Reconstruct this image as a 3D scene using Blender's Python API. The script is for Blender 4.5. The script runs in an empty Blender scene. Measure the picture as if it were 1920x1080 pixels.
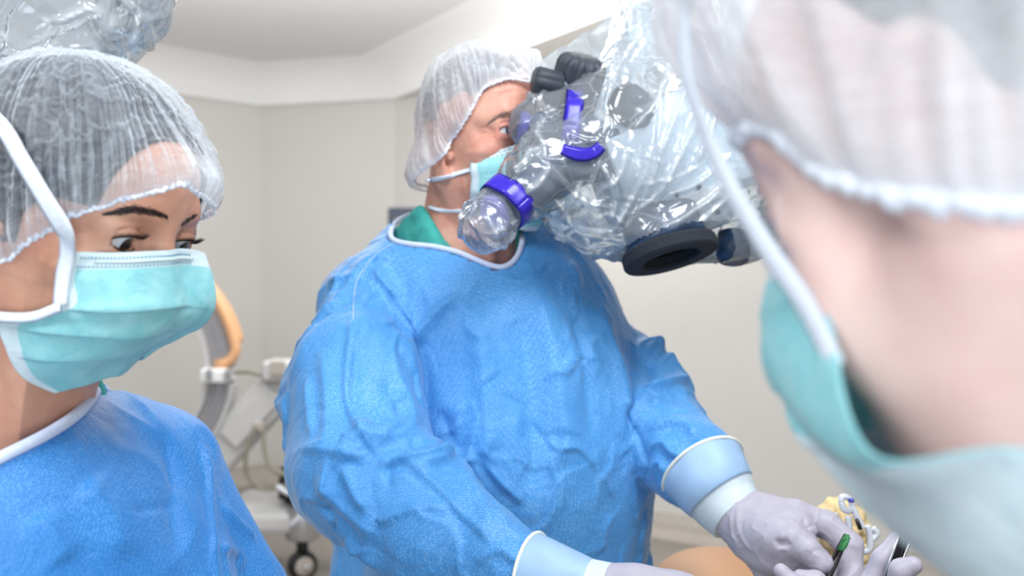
import bpy, bmesh, math, random
import numpy as np
from mathutils import Matrix, Vector
from mathutils.bvhtree import BVHTree

random.seed(7)
RNG = np.random.default_rng(7)
SC = bpy.context.scene
COL = SC.collection

# ------------------------------------------------------------------ camera, world, light
FPX = 1884.0
CAM_H = 1.45
cam = bpy.data.cameras.new('camera')
cam.sensor_width = 36.0
cam.lens = 36.0 * FPX / 1920.0
cam.clip_start = 0.02
cam.dof.use_dof = True
cam.dof.focus_distance = 0.99
cam.dof.aperture_fstop = 4.8
cam_o = bpy.data.objects.new('camera', cam)
COL.objects.link(cam_o)
cam_o.location = (0, 0, CAM_H)
cam_o.rotation_euler = (math.pi / 2, 0, 0)
SC.camera = cam_o
SC.view_settings.view_transform = 'Standard'
SC.view_settings.look = 'None'
SC.view_settings.exposure = -0.08
SC.view_settings.gamma = 1.0
SC.view_settings.use_curve_mapping = False
SC.cycles.transparent_max_bounces = 32

world = bpy.data.worlds.new('world')
SC.world = world
world.use_nodes = True
bg = world.node_tree.nodes['Background']
bg.inputs['Color'].default_value = (0.90, 0.95, 1.0, 1)
bg.inputs['Strength'].default_value = 0.72


def area_light(name, loc, target, size, power, color=(1, 1, 1), sy=None):
    l = bpy.data.lights.new(name, 'AREA')
    l.shape = 'RECTANGLE'
    l.size = size
    l.size_y = sy or size
    l.energy = power
    l.color = color
    o = bpy.data.objects.new(name, l)
    COL.objects.link(o)
    o.location = loc
    d = Vector(target) - Vector(loc)
    o.rotation_euler = d.to_track_quat('-Z', 'Y').to_euler()
    return o


area_light('operating_light', (0.55, 0.45, 2.75), (0.05, 1.4, 1.2), 0.8, 32, (0.93, 0.97, 1.0))
area_light('front_fill_light', (0.20, -0.95, 1.30), (0.24, 0.36, 1.40), 0.6, 15, (0.88, 0.95, 1.0))  # added fill behind the camera, brightens the foreground cheek and mask
area_light('overhead_fill_light', (-1.25, -0.25, 2.7), (-0.3, 1.1, 1.3), 0.8, 30, (0.95, 0.98, 1.0))  # unseen fill added high at front left, brightens the woman's near cheek
area_light('overhead_fill_light', (-0.6, 4.2, 2.98), (-0.6, 4.2, 0), 2.4, 70, (1.0, 0.99, 0.97))  # unseen overhead light added to brighten the far walls
area_light('cove_fill_light', (-0.8, 3.6, 2.25), (-0.8, 4.4, 4.0), 2.6, 62, (1.0, 0.99, 0.97))  # no fixture here: upward light added in mid-room to brighten cove and ceiling


def P(px, py, d):
    return np.array([d * (px - 960) / FPX, d, CAM_H - d * (py - 540) / FPX])


def frame(yaw, pitch, roll=0):
    y, p, r = np.radians([yaw, pitch, roll])
    f = np.array([np.cos(p) * np.cos(y), -np.cos(p) * np.sin(y), np.sin(p)])
    l = np.cross([0, 0, 1], f)
    l /= np.linalg.norm(l)
    u = np.cross(f, l)
    return np.array([f, l * np.cos(r) + u * np.sin(r), -l * np.sin(r) + u * np.cos(r)]).T


def unit(v):
    v = np.asarray(v, float)
    return v / np.linalg.norm(v)


# ------------------------------------------------------------------ materials
def srgb(r, g, b):
    def f(c):
        c /= 255.0
        return c / 12.92 if c <= 0.04045 else ((c + 0.055) / 1.055) ** 2.4
    return (f(r), f(g), f(b), 1.0)


class NT:
    def __init__(self, name):
        self.m = bpy.data.materials.new(name)
        self.m.use_nodes = True
        self.t = self.m.node_tree
        self.t.nodes.clear()
        self.out = self.t.nodes.new('ShaderNodeOutputMaterial')

    def n(self, typ, **kw):
        nd = self.t.nodes.new(typ)
        for k, v in kw.items():
            if k.startswith('i_'):
                key = k[2:]
                key = int(key) if key.isdigit() else key.replace('_', ' ')
                self.set(nd, key, v)
            else:
                setattr(nd, k, v)
        return nd

    def set(self, nd, key, v):
        if isinstance(v, bpy.types.NodeSocket):
            self.t.links.new(v, nd.inputs[key])
        else:
            nd.inputs[key].default_value = v

    def coord(self, kind='Object', scale=(1, 1, 1)):
        c = self.n('ShaderNodeTexCoord')
        mp = self.n('ShaderNodeMapping', i_Vector=c.outputs[kind], i_Scale=scale)
        return mp.outputs[0]

    def noise(self, vec, scale, detail=3.0, rough=0.5, dist=0.0):
        return self.n('ShaderNodeTexNoise', i_Vector=vec, i_Scale=scale, i_Detail=detail, i_Roughness=rough, i_Distortion=dist).outputs[0]

    def ramp(self, fac, stops):
        r = self.n('ShaderNodeValToRGB', i_Fac=fac)
        e = r.color_ramp.elements
        e[0].position, e[0].color = stops[0]
        e[1].position, e[1].color = stops[-1]
        for p, c in stops[1:-1]:
            x = e.new(p)
            x.color = c
        return r.outputs[0]

    def math(self, op, a, b=0.5, c=None, clamp=False):
        nd = self.n('ShaderNodeMath', operation=op, use_clamp=clamp)
        self.set(nd, 0, a)
        self.set(nd, 1, b)
        if c is not None:
            self.set(nd, 2, c)
        return nd.outputs[0]

    def mixc(self, fac, a, b, blend='MIX'):
        nd = self.n('ShaderNodeMix', data_type='RGBA', blend_type=blend)
        self.set(nd, 0, fac)
        self.set(nd, 6, a)
        self.set(nd, 7, b)
        return nd.outputs[2]

    def bump(self, h, strength, dist, normal=None):
        nd = self.n('ShaderNodeBump', i_Height=h, i_Strength=strength, i_Distance=dist)
        if normal is not None:
            self.set(nd, 'Normal', normal)
        return nd.outputs[0]

    def pbr(self, **kw):
        nd = self.n('ShaderNodeBsdfPrincipled')
        for k, v in kw.items():
            self.set(nd, k.replace('_', ' '), v)
        return nd

    def done(self, shader):
        self.t.links.new(shader, self.out.inputs[0])
        return self.m


def plain(name, col, rough=0.5, metal=0.0, var=0.06, scale=30, bump=0.0, spec=0.5):
    t = NT(name)
    v = t.coord()
    n = t.noise(v, scale, 4)
    dark = tuple(c * (1 - var) for c in col[:3]) + (1,)
    lite = tuple(min(1, c * (1 + var)) for c in col[:3]) + (1,)
    c = t.ramp(n, [(0.3, dark), (0.7, lite)])
    b = t.pbr(Base_Color=c, Roughness=rough, Metallic=metal, Specular_IOR_Level=spec)
    if bump:
        t.set(b, 'Normal', t.bump(n, 0.5, bump))
    return t.done(b.outputs[0])


def fabric_mat(name, base, dot, pitch=0.0026, rough=0.55, trans=0.0):
    """spunbond non-woven: a fine lattice of embossed dots, faint cloudy weight changes"""
    t = NT(name)
    v = t.coord()
    vo = t.n('ShaderNodeTexVoronoi', feature='F1', i_Vector=v, i_Scale=1.0 / pitch, i_Randomness=0.55).outputs['Distance']
    dots = t.ramp(vo, [(0.22, (1, 1, 1, 1)), (0.5, (0, 0, 0, 1))])
    cloud = t.noise(v, 9, 5, 0.6)
    fine = t.noise(v, 140, 3, 0.6)
    c0 = t.mixc(cloud, tuple(x * 0.86 for x in base[:3]) + (1,), tuple(min(1, x * 1.1) for x in base[:3]) + (1,))
    dm = t.math('MULTIPLY', dots, t.ramp(cloud, [(0.35, (0.15, 0.15, 0.15, 1)), (0.65, (0.62, 0.62, 0.62, 1))]))
    c1 = t.mixc(dm, c0, dot)
    nb = t.bump(fine, 0.25, 0.0012)
    cr = t.noise(v, 13, 3, 0.5, 1.5)
    nb2 = t.bump(t.math('ABSOLUTE', t.math('SUBTRACT', cr, 0.5)), 0.12, 0.03, nb)
    b = t.pbr(Base_Color=c1, Roughness=rough, Normal=nb2, Sheen_Weight=0.25, Sheen_Roughness=0.4, Specular_IOR_Level=0.45)
    if trans:
        tr = t.n('ShaderNodeBsdfTranslucent', i_Color=c1)
        return t.done(t.n('ShaderNodeMixShader', i_Fac=trans, i_1=b.outputs[0], i_2=tr.outputs[0]).outputs[0])
    return t.done(b.outputs[0])


def skin_mat(name, base, red, dark, spot=0.25):
    t = NT(name)
    v = t.coord()
    n1 = t.noise(v, 22, 4, 0.6)
    n2 = t.noise(v, 260, 3, 0.6)
    n3 = t.noise(v, 70, 4, 0.65)
    c = t.mixc(t.ramp(n1, [(0.35, (0, 0, 0, 1)), (0.68, (1, 1, 1, 1))]), base, red)
    c = t.mixc(t.math('MULTIPLY', t.ramp(n3, [(0.55, (0, 0, 0, 1)), (0.75, (1, 1, 1, 1))]), spot), c, dark)
    nb = t.bump(n2, 0.22, 0.0015)
    b = t.pbr(Base_Color=c, Roughness=0.47, Normal=nb, Subsurface_Weight=0.12, Subsurface_Scale=0.006, Specular_IOR_Level=0.4)
    b.inputs['Subsurface Radius'].default_value = (1.0, 0.35, 0.2)
    return t.done(b.outputs[0])


def cap_mat(name, tint=(0.88, 0.94, 1.0, 1), base=0.36):
    """thin non-woven bouffant cap: see-through web of fibres, denser where it is gathered"""
    t = NT(name)
    at = t.n('ShaderNodeAttribute', attribute_name='web_weight').outputs['Fac']
    uv = t.n('ShaderNodeTexCoord').outputs['UV']
    m1 = t.n('ShaderNodeMapping', i_Vector=uv, i_Scale=(70, 22, 1)).outputs[0]
    m2 = t.n('ShaderNodeMapping', i_Vector=uv, i_Scale=(22, 55, 1)).outputs[0]
    f1 = t.noise(m1, 1.0, 4, 0.65, 0.5)
    f2 = t.noise(m2, 1.0, 5, 0.65, 1.4)
    lw = t.n('ShaderNodeLayerWeight', i_Blend=0.28).outputs['Facing']
    web = t.math('MULTIPLY', t.math('ABSOLUTE', t.math('SUBTRACT', f2, 0.5)), 1.0)
    streak = t.ramp(web, [(0.0, (1, 1, 1, 1)), (0.06, (0, 0, 0, 1))])
    d = t.math('MULTIPLY_ADD', f1, 0.22, base - 0.11)
    d = t.math('MULTIPLY_ADD', streak, 0.09, d)
    d = t.math('ADD', d, at)
    d = t.math('MULTIPLY_ADD', lw, 0.55, d, clamp=True)
    d = t.math('MINIMUM', d, 0.97)
    df = t.pbr(Base_Color=tint, Roughness=0.8, Specular_IOR_Level=0.2)
    t.set(df, 'Normal', t.bump(f2, 0.5, 0.004))
    tl = t.n('ShaderNodeBsdfTranslucent', i_Color=tint)
    mx = t.n('ShaderNodeMixShader', i_Fac=0.35, i_1=df.outputs[0], i_2=tl.outputs[0])
    tr = t.n('ShaderNodeBsdfTransparent')
    return t.done(t.n('ShaderNodeMixShader', i_Fac=d, i_1=tr.outputs[0], i_2=mx.outputs[0]).outputs[0])


def film_mat(name, haze=0.27, tint=(0.93, 0.97, 1.0, 1), gloss=1.0, scale=15):
    """clear polythene drape"""
    t = NT(name)
    v = t.coord()
    vd = t.n('ShaderNodeVectorMath', operation='ADD')
    t.set(vd, 0, v)
    nz = t.n('ShaderNodeTexNoise', i_Vector=v, i_Scale=14.0, i_Detail=2.0)
    sc = t.n('ShaderNodeVectorMath', operation='SCALE', i_0=nz.outputs['Color'], i_Scale=0.05)
    t.set(vd, 1, sc.outputs[0])
    vo = t.n('ShaderNodeTexVoronoi', feature='DISTANCE_TO_EDGE', i_Vector=vd.outputs[0], i_Scale=scale).outputs['Distance']
    vo2 = t.n('ShaderNodeTexVoronoi', feature='F1', i_Vector=vd.outputs[0], i_Scale=scale * 0.45).outputs['Distance']
    h = t.math('ADD', t.math('MINIMUM', vo, 0.14), t.math('MULTIPLY', vo2, 0.5))
    nb = t.bump(h, 0.42, 0.016)
    fr = t.n('ShaderNodeFresnel', i_IOR=1.5, i_Normal=nb).outputs[0]
    fac = t.math('MULTIPLY_ADD', fr, 1.15 * gloss, 0.02, clamp=True)
    gl = t.n('ShaderNodeBsdfGlossy', i_Color=(1, 1, 1, 1), i_Roughness=0.13, i_Normal=nb)
    tr = t.n('ShaderNodeBsdfTransparent', i_Color=tint)
    df = t.n('ShaderNodeBsdfDiffuse', i_Color=(0.9, 0.95, 1, 1), i_Normal=nb)
    tl = t.n('ShaderNodeBsdfTranslucent', i_Color=(0.9, 0.95, 1, 1))
    hz = t.n('ShaderNodeMixShader', i_Fac=0.5, i_1=df.outputs[0], i_2=tl.outputs[0])
    crease = t.ramp(vo, [(0.0, (1, 1, 1, 1)), (0.035, (0, 0, 0, 1))])
    at = t.n('ShaderNodeAttribute', attribute_name='web_weight').outputs['Fac']
    hf = t.math('ADD', t.math('MULTIPLY_ADD', crease, 0.16, haze), at, clamp=True)
    a = t.n('ShaderNodeMixShader', i_Fac=hf, i_1=tr.outputs[0], i_2=hz.outputs[0])
    return t.done(t.n('ShaderNodeMixShader', i_Fac=fac, i_1=a.outputs[0], i_2=gl.outputs[0]).outputs[0])


def eye_mat(name, iris_in, iris_out):
    t = NT(name)
    c = t.n('ShaderNodeTexCoord').outputs['Object']
    s = t.n('ShaderNodeSeparateXYZ', i_Vector=c)
    r = t.math('SQRT', t.math('ADD', t.math('POWER', s.outputs[1], 2.0), t.math('POWER', s.outputs[2], 2.0)))
    r = t.math('MULTIPLY', r, 100.0)   # cm
    k = (0.004, 0.004, 0.005, 1)
    col = t.ramp(r, [(0.0, k), (0.22, k), (0.25, iris_in), (0.52, iris_out), (0.58, (0.02, 0.02, 0.03, 1)), (0.64, (0.72, 0.76, 0.84, 1)), (1.0, (0.70, 0.66, 0.68, 1))])
    b = t.pbr(Base_Color=col, Roughness=0.18, Coat_Weight=1.0, Coat_Roughness=0.03)
    return t.done(b.outputs[0])


M = {}
M['gown'] = fabric_mat('gown_blue_nonwoven', srgb(70, 147, 214), srgb(152, 201, 241))
M['gown_w'] = fabric_mat('gown_blue_nonwoven_near', srgb(40, 121, 195), srgb(112, 176, 226), pitch=0.0021)
M['trim'] = plain('gown_trim_pale', srgb(205, 215, 240), 0.8, var=0.05, scale=200, bump=0.0006)
M['scrub'] = plain('scrub_green_cotton', srgb(58, 158, 150), 0.85, var=0.14, scale=90, bump=0.002)
M['skin_s'] = skin_mat('skin_ruddy', srgb(212, 160, 140), srgb(200, 134, 118), srgb(150, 96, 84), 0.3)
M['skin_w'] = skin_mat('skin_warm', srgb(214, 166, 142), srgb(204, 146, 122), srgb(170, 112, 92), 0.12)
M['skin_f'] = skin_mat('skin_pale', srgb(232, 204, 196), srgb(226, 190, 184), srgb(190, 140, 130), 0.1)
M['lip'] = plain('inner_ear_red', srgb(170, 80, 75), 0.5)
M['hair_d'] = plain('hair_dark', srgb(24, 26, 40), 0.45, var=0.5, scale=120, bump=0.004)
M['hair_g'] = plain('hair_grey', srgb(105, 102, 106), 0.6, var=0.4, scale=120, bump=0.004)
M['brow_d'] = plain('brow_hair_dark', srgb(38, 26, 24), 0.5)
M['brow_g'] = plain('brow_hair_grey', srgb(110, 92, 82), 0.55)
M['cap_w'] = cap_mat('bouffant_cap_web', base=0.05)
M['cap_s'] = cap_mat('bouffant_cap_web_white', tint=(0.95, 0.96, 0.99, 1), base=0.27)
M['elastic'] = plain('cap_elastic_white', srgb(228, 234, 246), 0.85, var=0.05, scale=300, bump=0.001)
M['strap'] = plain('mask_tie_white', srgb(226, 234, 246), 0.85, var=0.04, scale=250, bump=0.0008)
M['film'] = film_mat('clear_drape_film')
M['film2'] = film_mat('clear_lamp_film', haze=0.3, scale=10)
M['film3'] = film_mat('clear_loose_film', haze=0.14, gloss=0.35, scale=8)
M['tape'] = plain('blue_violet_tape', srgb(52, 38, 178), 0.22, var=0.1, scale=60)
M['scope_w'] = plain('scope_white_enamel', srgb(215, 226, 236), 0.35, var=0.02)
M['scope_d'] = plain('scope_dark_blue', srgb(50, 74, 104), 0.35, var=0.2)
M['rubber'] = plain('knob_dark_rubber', srgb(52, 58, 68), 0.55, var=0.12)
M['foam'] = plain('foam_ring_black', srgb(34, 39, 48), 0.9, var=0.3, scale=500, bump=0.002)
M['black'] = plain('black_plastic', srgb(12, 13, 17), 0.4)
M['lens'] = plain('lens_coated_glass', srgb(10, 12, 24), 0.05)
M['purple'] = plain('eyepiece_purple_ring', srgb(84, 70, 178), 0.3)
M['glove'] = plain('latex_glove_grey', srgb(178, 173, 187), 0.5, var=0.05, scale=60, bump=0.0012)
M['glove_c'] = plain('latex_cuff_white', srgb(205, 218, 226), 0.55, var=0.05, scale=60)
M['glove_b'] = plain('latex_over_sleeve_blue', srgb(158, 190, 224), 0.5, var=0.06, scale=40)
M['bead'] = plain('latex_rolled_bead', srgb(236, 238, 226), 0.5)
M['wall'] = plain('wall_cream_paint', srgb(219, 217, 213), 0.75, var=0.012, scale=3)
M['ceil'] = plain('ceiling_grey_panel', srgb(226, 226, 229), 0.85, var=0.01, scale=3)
M['cove'] = plain('cove_white_paint', srgb(246, 246, 246), 0.8, var=0.01, scale=3)
M['floor'] = plain('floor_grey_vinyl', srgb(150, 144, 138), 0.45, var=0.05, scale=20)
M['coving'] = plain('vinyl_coving', srgb(182, 174, 165), 0.5, var=0.03, scale=20)
M['machine'] = plain('machine_grey_enamel', srgb(204, 203, 202), 0.4, var=0.02)
M['machine_d'] = plain('machine_ring_grey', srgb(150, 148, 152), 0.45, var=0.03)
M['orange'] = plain('orange_grab_rail', srgb(232, 178, 132), 0.45, var=0.03)
M['steel'] = plain('brushed_steel', srgb(190, 192, 196), 0.3, metal=0.9)
M['cable'] = plain('cable_olive_grey', srgb(140, 138, 122), 0.5)
M['navy'] = plain('screen_frame_navy', srgb(28, 44, 70), 0.4)
M['screen'] = plain('screen_grey_brown', srgb(110, 102, 100), 0.25, var=0.1, scale=8)
M['tan'] = plain('tan_padding', srgb(198, 150, 112), 0.6, var=0.05, scale=15)
M['clip'] = plain('white_plastic_tube', srgb(214, 218, 226), 0.3)
M['gauze'] = plain('gauze_cream', srgb(224, 200, 150), 0.95, var=0.18, scale=120, bump=0.003)
M['green'] = plain('instrument_green_grip', srgb(40, 120, 62), 0.5, var=0.3, scale=300)
M['darksteel'] = plain('dark_steel', srgb(60, 56, 58), 0.25, metal=0.8)
M['pinkskin'] = plain('fingertip_pink', srgb(236, 205, 200), 0.5)

# ------------------------------------------------------------------ scene graph helpers


def link(name, me, parent=None):
    o = bpy.data.objects.new(name, me)
    COL.objects.link(o)
    if parent is not None:
        o.parent = parent
        o.matrix_parent_inverse = parent.matrix_world.inverted()
    return o


def tag(o, label=None, cat=None, group=None, kind=None):
    for k, v in (('label', label), ('category', cat), ('group', group), ('kind', kind)):
        if v:
            o[k] = v
    return o


def thing(name, label, cat, loc, group=None):
    o = bpy.data.objects.new(name, None)
    o.empty_display_size = 0.05
    COL.objects.link(o)
    o.location = tuple(float(x) for x in loc)
    o.matrix_world = Matrix.Translation(o.location)
    return tag(o, label, cat, group)


def mesh_np(name, V, Q, mat, parent=None, smooth=True, uv=None, dens=None, mats=None, fmat=None):
    """V (n,3), Q list/array of faces"""
    me = bpy.data.meshes.new(name)
    V = np.asarray(V, np.float32)
    if isinstance(Q, np.ndarray):
        k = Q.shape[1]
        me.vertices.add(len(V))
        me.vertices.foreach_set('co', V.ravel())
        me.loops.add(Q.size)
        me.loops.foreach_set('vertex_index', Q.astype(np.int32).ravel())
        me.polygons.add(len(Q))
        me.polygons.foreach_set('loop_start', (np.arange(len(Q)) * k).astype(np.int32))
        me.update(calc_edges=True)
        me.validate()
    else:
        me.from_pydata([tuple(map(float, v)) for v in V], [], [tuple(q) for q in Q])
        me.update()
    if smooth:
        me.polygons.foreach_set('use_smooth', np.ones(len(me.polygons), bool))
    if uv is not None:
        ul = me.uv_layers.new(name='UVMap')
        idx = np.empty(len(me.loops), np.int32)
        me.loops.foreach_get('vertex_index', idx)
        ul.data.foreach_set('uv', np.asarray(uv, np.float32)[idx].ravel())
    if dens is not None:
        a = me.attributes.new('web_weight', 'FLOAT', 'POINT')
        a.data.foreach_set('value', np.asarray(dens, np.float32))
    for m in (mats or [mat]):
        me.materials.append(m)
    if fmat is not None:
        me.polygons.foreach_set('material_index', np.asarray(fmat, np.int32))
    return link(name, me, parent)


def tube_geo(pts, rad, n=10, closed=False, flat=1.0, up=(0, 0, 1)):
    pts = np.asarray(pts, float)
    m = len(pts)
    rad = np.broadcast_to(np.asarray(rad, float), (m,))
    if closed:
        T = np.roll(pts, -1, 0) - np.roll(pts, 1, 0)
    else:
        T = np.gradient(pts, axis=0)
    T /= np.linalg.norm(T, axis=1)[:, None] + 1e-12
    N = np.zeros_like(T)
    n0 = np.cross(T[0], up)
    if np.linalg.norm(n0) < 1e-3:
        n0 = np.cross(T[0], (1, 0, 0))
    N[0] = unit(n0)
    for i in range(1, m):
        v = N[i - 1] - T[i] * np.dot(N[i - 1], T[i])
        N[i] = unit(v)
    B = np.cross(T, N)
    a = np.arange(n) * 2 * np.pi / n
    V = (pts[:, None] + rad[:, None, None] * (np.cos(a)[None, :, None] * N[:, None] + flat * np.sin(a)[None, :, None] * B[:, None])).reshape(-1, 3)
    Q = []
    for i in range(m if closed else m - 1):
        j = (i + 1) % m
        for k in range(n):
            l = (k + 1) % n
            Q.append((i * n + k, i * n + l, j * n + l, j * n + k))
    if not closed:
        Q.append(tuple(range(n))[::-1])
        Q.append(tuple((m - 1) * n + k for k in range(n)))
    return V, Q


def tube(name, pts, rad, mat, parent=None, n=10, closed=False, flat=1.0, up=(0, 0, 1)):
    V, Q = tube_geo(pts, rad, n, closed, flat, up)
    return mesh_np(name, V, Q, mat, parent)


def ribbon(name, pts, nrm, width, thick, mat, parent):
    """flat strip along pts with surface normals nrm; real thickness"""
    pts = np.asarray(pts, float)
    nrm = np.asarray(nrm, float)
    m = len(pts)
    width = np.broadcast_to(np.asarray(width, float), (m,))
    T = np.gradient(pts, axis=0)
    S = np.cross(nrm, T)
    S /= np.linalg.norm(S, axis=1)[:, None]
    nn = np.cross(T, S)
    nn /= np.linalg.norm(nn, axis=1)[:, None]
    nn *= np.sign((nn * nrm).sum(1))[:, None]
    rows = []
    for s, k in ((-1, 0), (-0.5, 1.0), (0, 1.15), (0.5, 1.0), (1, 0), (0, -0.6)):
        rows.append(pts + S * (width * s / 2)[:, None] + nn * thick * k)
    R = np.stack(rows, 1)
    n = R.shape[1]
    V = R.reshape(-1, 3)
    Q = []
    for i in range(m - 1):
        for k in range(n):
            l = (k + 1) % n
            Q.append((i * n + k, i * n + l, (i + 1) * n + l, (i + 1) * n + k))
    Q.append(tuple(range(n))[::-1])
    Q.append(tuple((m - 1) * n + k for k in range(n)))
    return mesh_np(name, V, Q, mat, parent)


def catmull(pts, n, closed=False):
    p = np.asarray(pts, float)
    m = len(p)
    if closed:
        t = np.arange(n) * m / n
    else:
        t = np.linspace(0, m - 1, n)
    i = np.floor(t).astype(int)
    if not closed:
        i = np.minimum(i, m - 2)
    f = (t - i)[:, None]
    if closed:
        g = lambda k: p[(i + k) % m]
    else:
        q = np.vstack([2 * p[0] - p[1], p, 2 * p[-1] - p[-2]])
        g = lambda k: q[i + k + 1]
    a, b, c, d = g(-1), g(0), g(1), g(2)
    return 0.5 * ((2 * b) + (c - a) * f + (2 * a - 5 * b + 4 * c - d) * f ** 2 + (3 * b - a - 3 * c + d) * f ** 3)


def box_bm(bm, c, s, R=None, bev=0.0):
    r = bmesh.ops.create_cube(bm, size=1.0)
    vs = r['verts']
    bmesh.ops.scale(bm, vec=s, verts=vs)
    if bev:
        es = list({e for v in vs for e in v.link_edges})
        rb = bmesh.ops.bevel(bm, geom=es, offset=bev, segments=3, affect='EDGES', profile=0.5)
        vs = list({v for f in rb['faces'] for v in f.verts} | {v for v in vs if v.is_valid})
    mt = Matrix.Translation(Vector([float(x) for x in c]))
    if R is not None:
        mt = mt @ Matrix([[float(x) for x in row] for row in R]).to_4x4()
    bmesh.ops.transform(bm, matrix=mt, verts=vs)
    return vs


def bm_obj(name, bm, mat, parent=None, smooth=False):
    me = bpy.data.meshes.new(name)
    bm.to_mesh(me)
    bm.free()
    me.materials.append(mat)
    if smooth:
        me.polygons.foreach_set('use_smooth', np.ones(len(me.polygons), bool))
    return link(name, me, parent)


def box(name, c, s, mat, parent=None, R=None, bev=0.01):
    bm = bmesh.new()
    box_bm(bm, c, s, R, bev)
    return bm_obj(name, bm, mat, parent)


def lathe(name, prof, origin, axis, mat, parent=None, n=40, flute=None):
    """prof: list of (along, radius)"""
    ax = unit(axis)
    a = np.cross(ax, (0, 0, 1))
    a = unit(a) if np.linalg.norm(a) > 1e-3 else np.array([1.0, 0, 0])
    b = np.cross(ax, a)
    V = []
    for z, r in prof:
        for k in range(n):
            th = 2 * math.pi * k / n
            rr = r * (1 + (flute[1] * (abs(math.cos(flute[0] * th / 2)) - 0.6) if flute else 0))
            V.append(np.asarray(origin) + ax * z + rr * (math.cos(th) * a + math.sin(th) * b))
    Q = []
    for i in range(len(prof) - 1):
        for k in range(n):
            l = (k + 1) % n
            Q.append((i * n + k, i * n + l, (i + 1) * n + l, (i + 1) * n + k))
    Q.append(tuple(range(n))[::-1])
    Q.append(tuple((len(prof) - 1) * n + k for k in range(n)))
    o = mesh_np(name, V, Q, mat, parent)
    return o


# ------------------------------------------------------------------ numpy noise
def _hash(ix, iy, iz, seed):
    h = (ix.astype(np.uint32) * np.uint32(374761393) + iy.astype(np.uint32) * np.uint32(668265263)
         + iz.astype(np.uint32) * np.uint32(2147483647) + np.uint32((seed * 974634777) & 0xffffffff))
    h = (h ^ (h >> np.uint32(13))) * np.uint32(1274126177)
    h = (h ^ (h >> np.uint32(16))) * np.uint32(2246822519)
    return h ^ (h >> np.uint32(15))


def perlin(p, seed=0):
    p = np.asarray(p, float)
    i = np.floor(p).astype(np.int64)
    f = p - i
    u = f * f * f * (f * (f * 6 - 15) + 10)
    res = 0
    for dx in (0, 1):
        wx = u[:, 0] if dx else 1 - u[:, 0]
        for dy in (0, 1):
            wy = u[:, 1] if dy else 1 - u[:, 1]
            for dz in (0, 1):
                wz = u[:, 2] if dz else 1 - u[:, 2]
                h = _hash(i[:, 0] + dx, i[:, 1] + dy, i[:, 2] + dz, seed)
                g = np.stack([(h & 1023) / 511.5 - 1, ((h >> np.uint32(10)) & 1023) / 511.5 - 1, ((h >> np.uint32(20)) & 1023) / 511.5 - 1], 1)
                res = res + wx * wy * wz * (g * (f - np.array([dx, dy, dz]))).sum(1)
    return res


def ridged(p, seed=0, octs=2):
    a, s = 1.0, 0
    for o in range(octs):
        s = s + a * (1 - np.minimum(1, np.abs(perlin(p * 2 ** o, seed + o)) * 3.2))
        a *= 0.5
    return s


def worley(p, seed=0):
    """F1, F2-F1"""
    p = np.asarray(p, float)
    i = np.floor(p).astype(np.int64)
    f1 = np.full(len(p), 9.0)
    f2 = np.full(len(p), 9.0)
    for dx in (-1, 0, 1):
        for dy in (-1, 0, 1):
            for dz in (-1, 0, 1):
                c = i + np.array([dx, dy, dz])
                h = _hash(c[:, 0], c[:, 1], c[:, 2], seed)
                q = c + np.stack([(h & 1023) / 1023, ((h >> np.uint32(10)) & 1023) / 1023, ((h >> np.uint32(20)) & 1023) / 1023], 1)
                d = np.sqrt(((q - p) ** 2).sum(1))
                f2 = np.minimum(np.maximum(f1, d), f2)
                f1 = np.minimum(f1, d)
    return f1, f2 - f1


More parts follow.
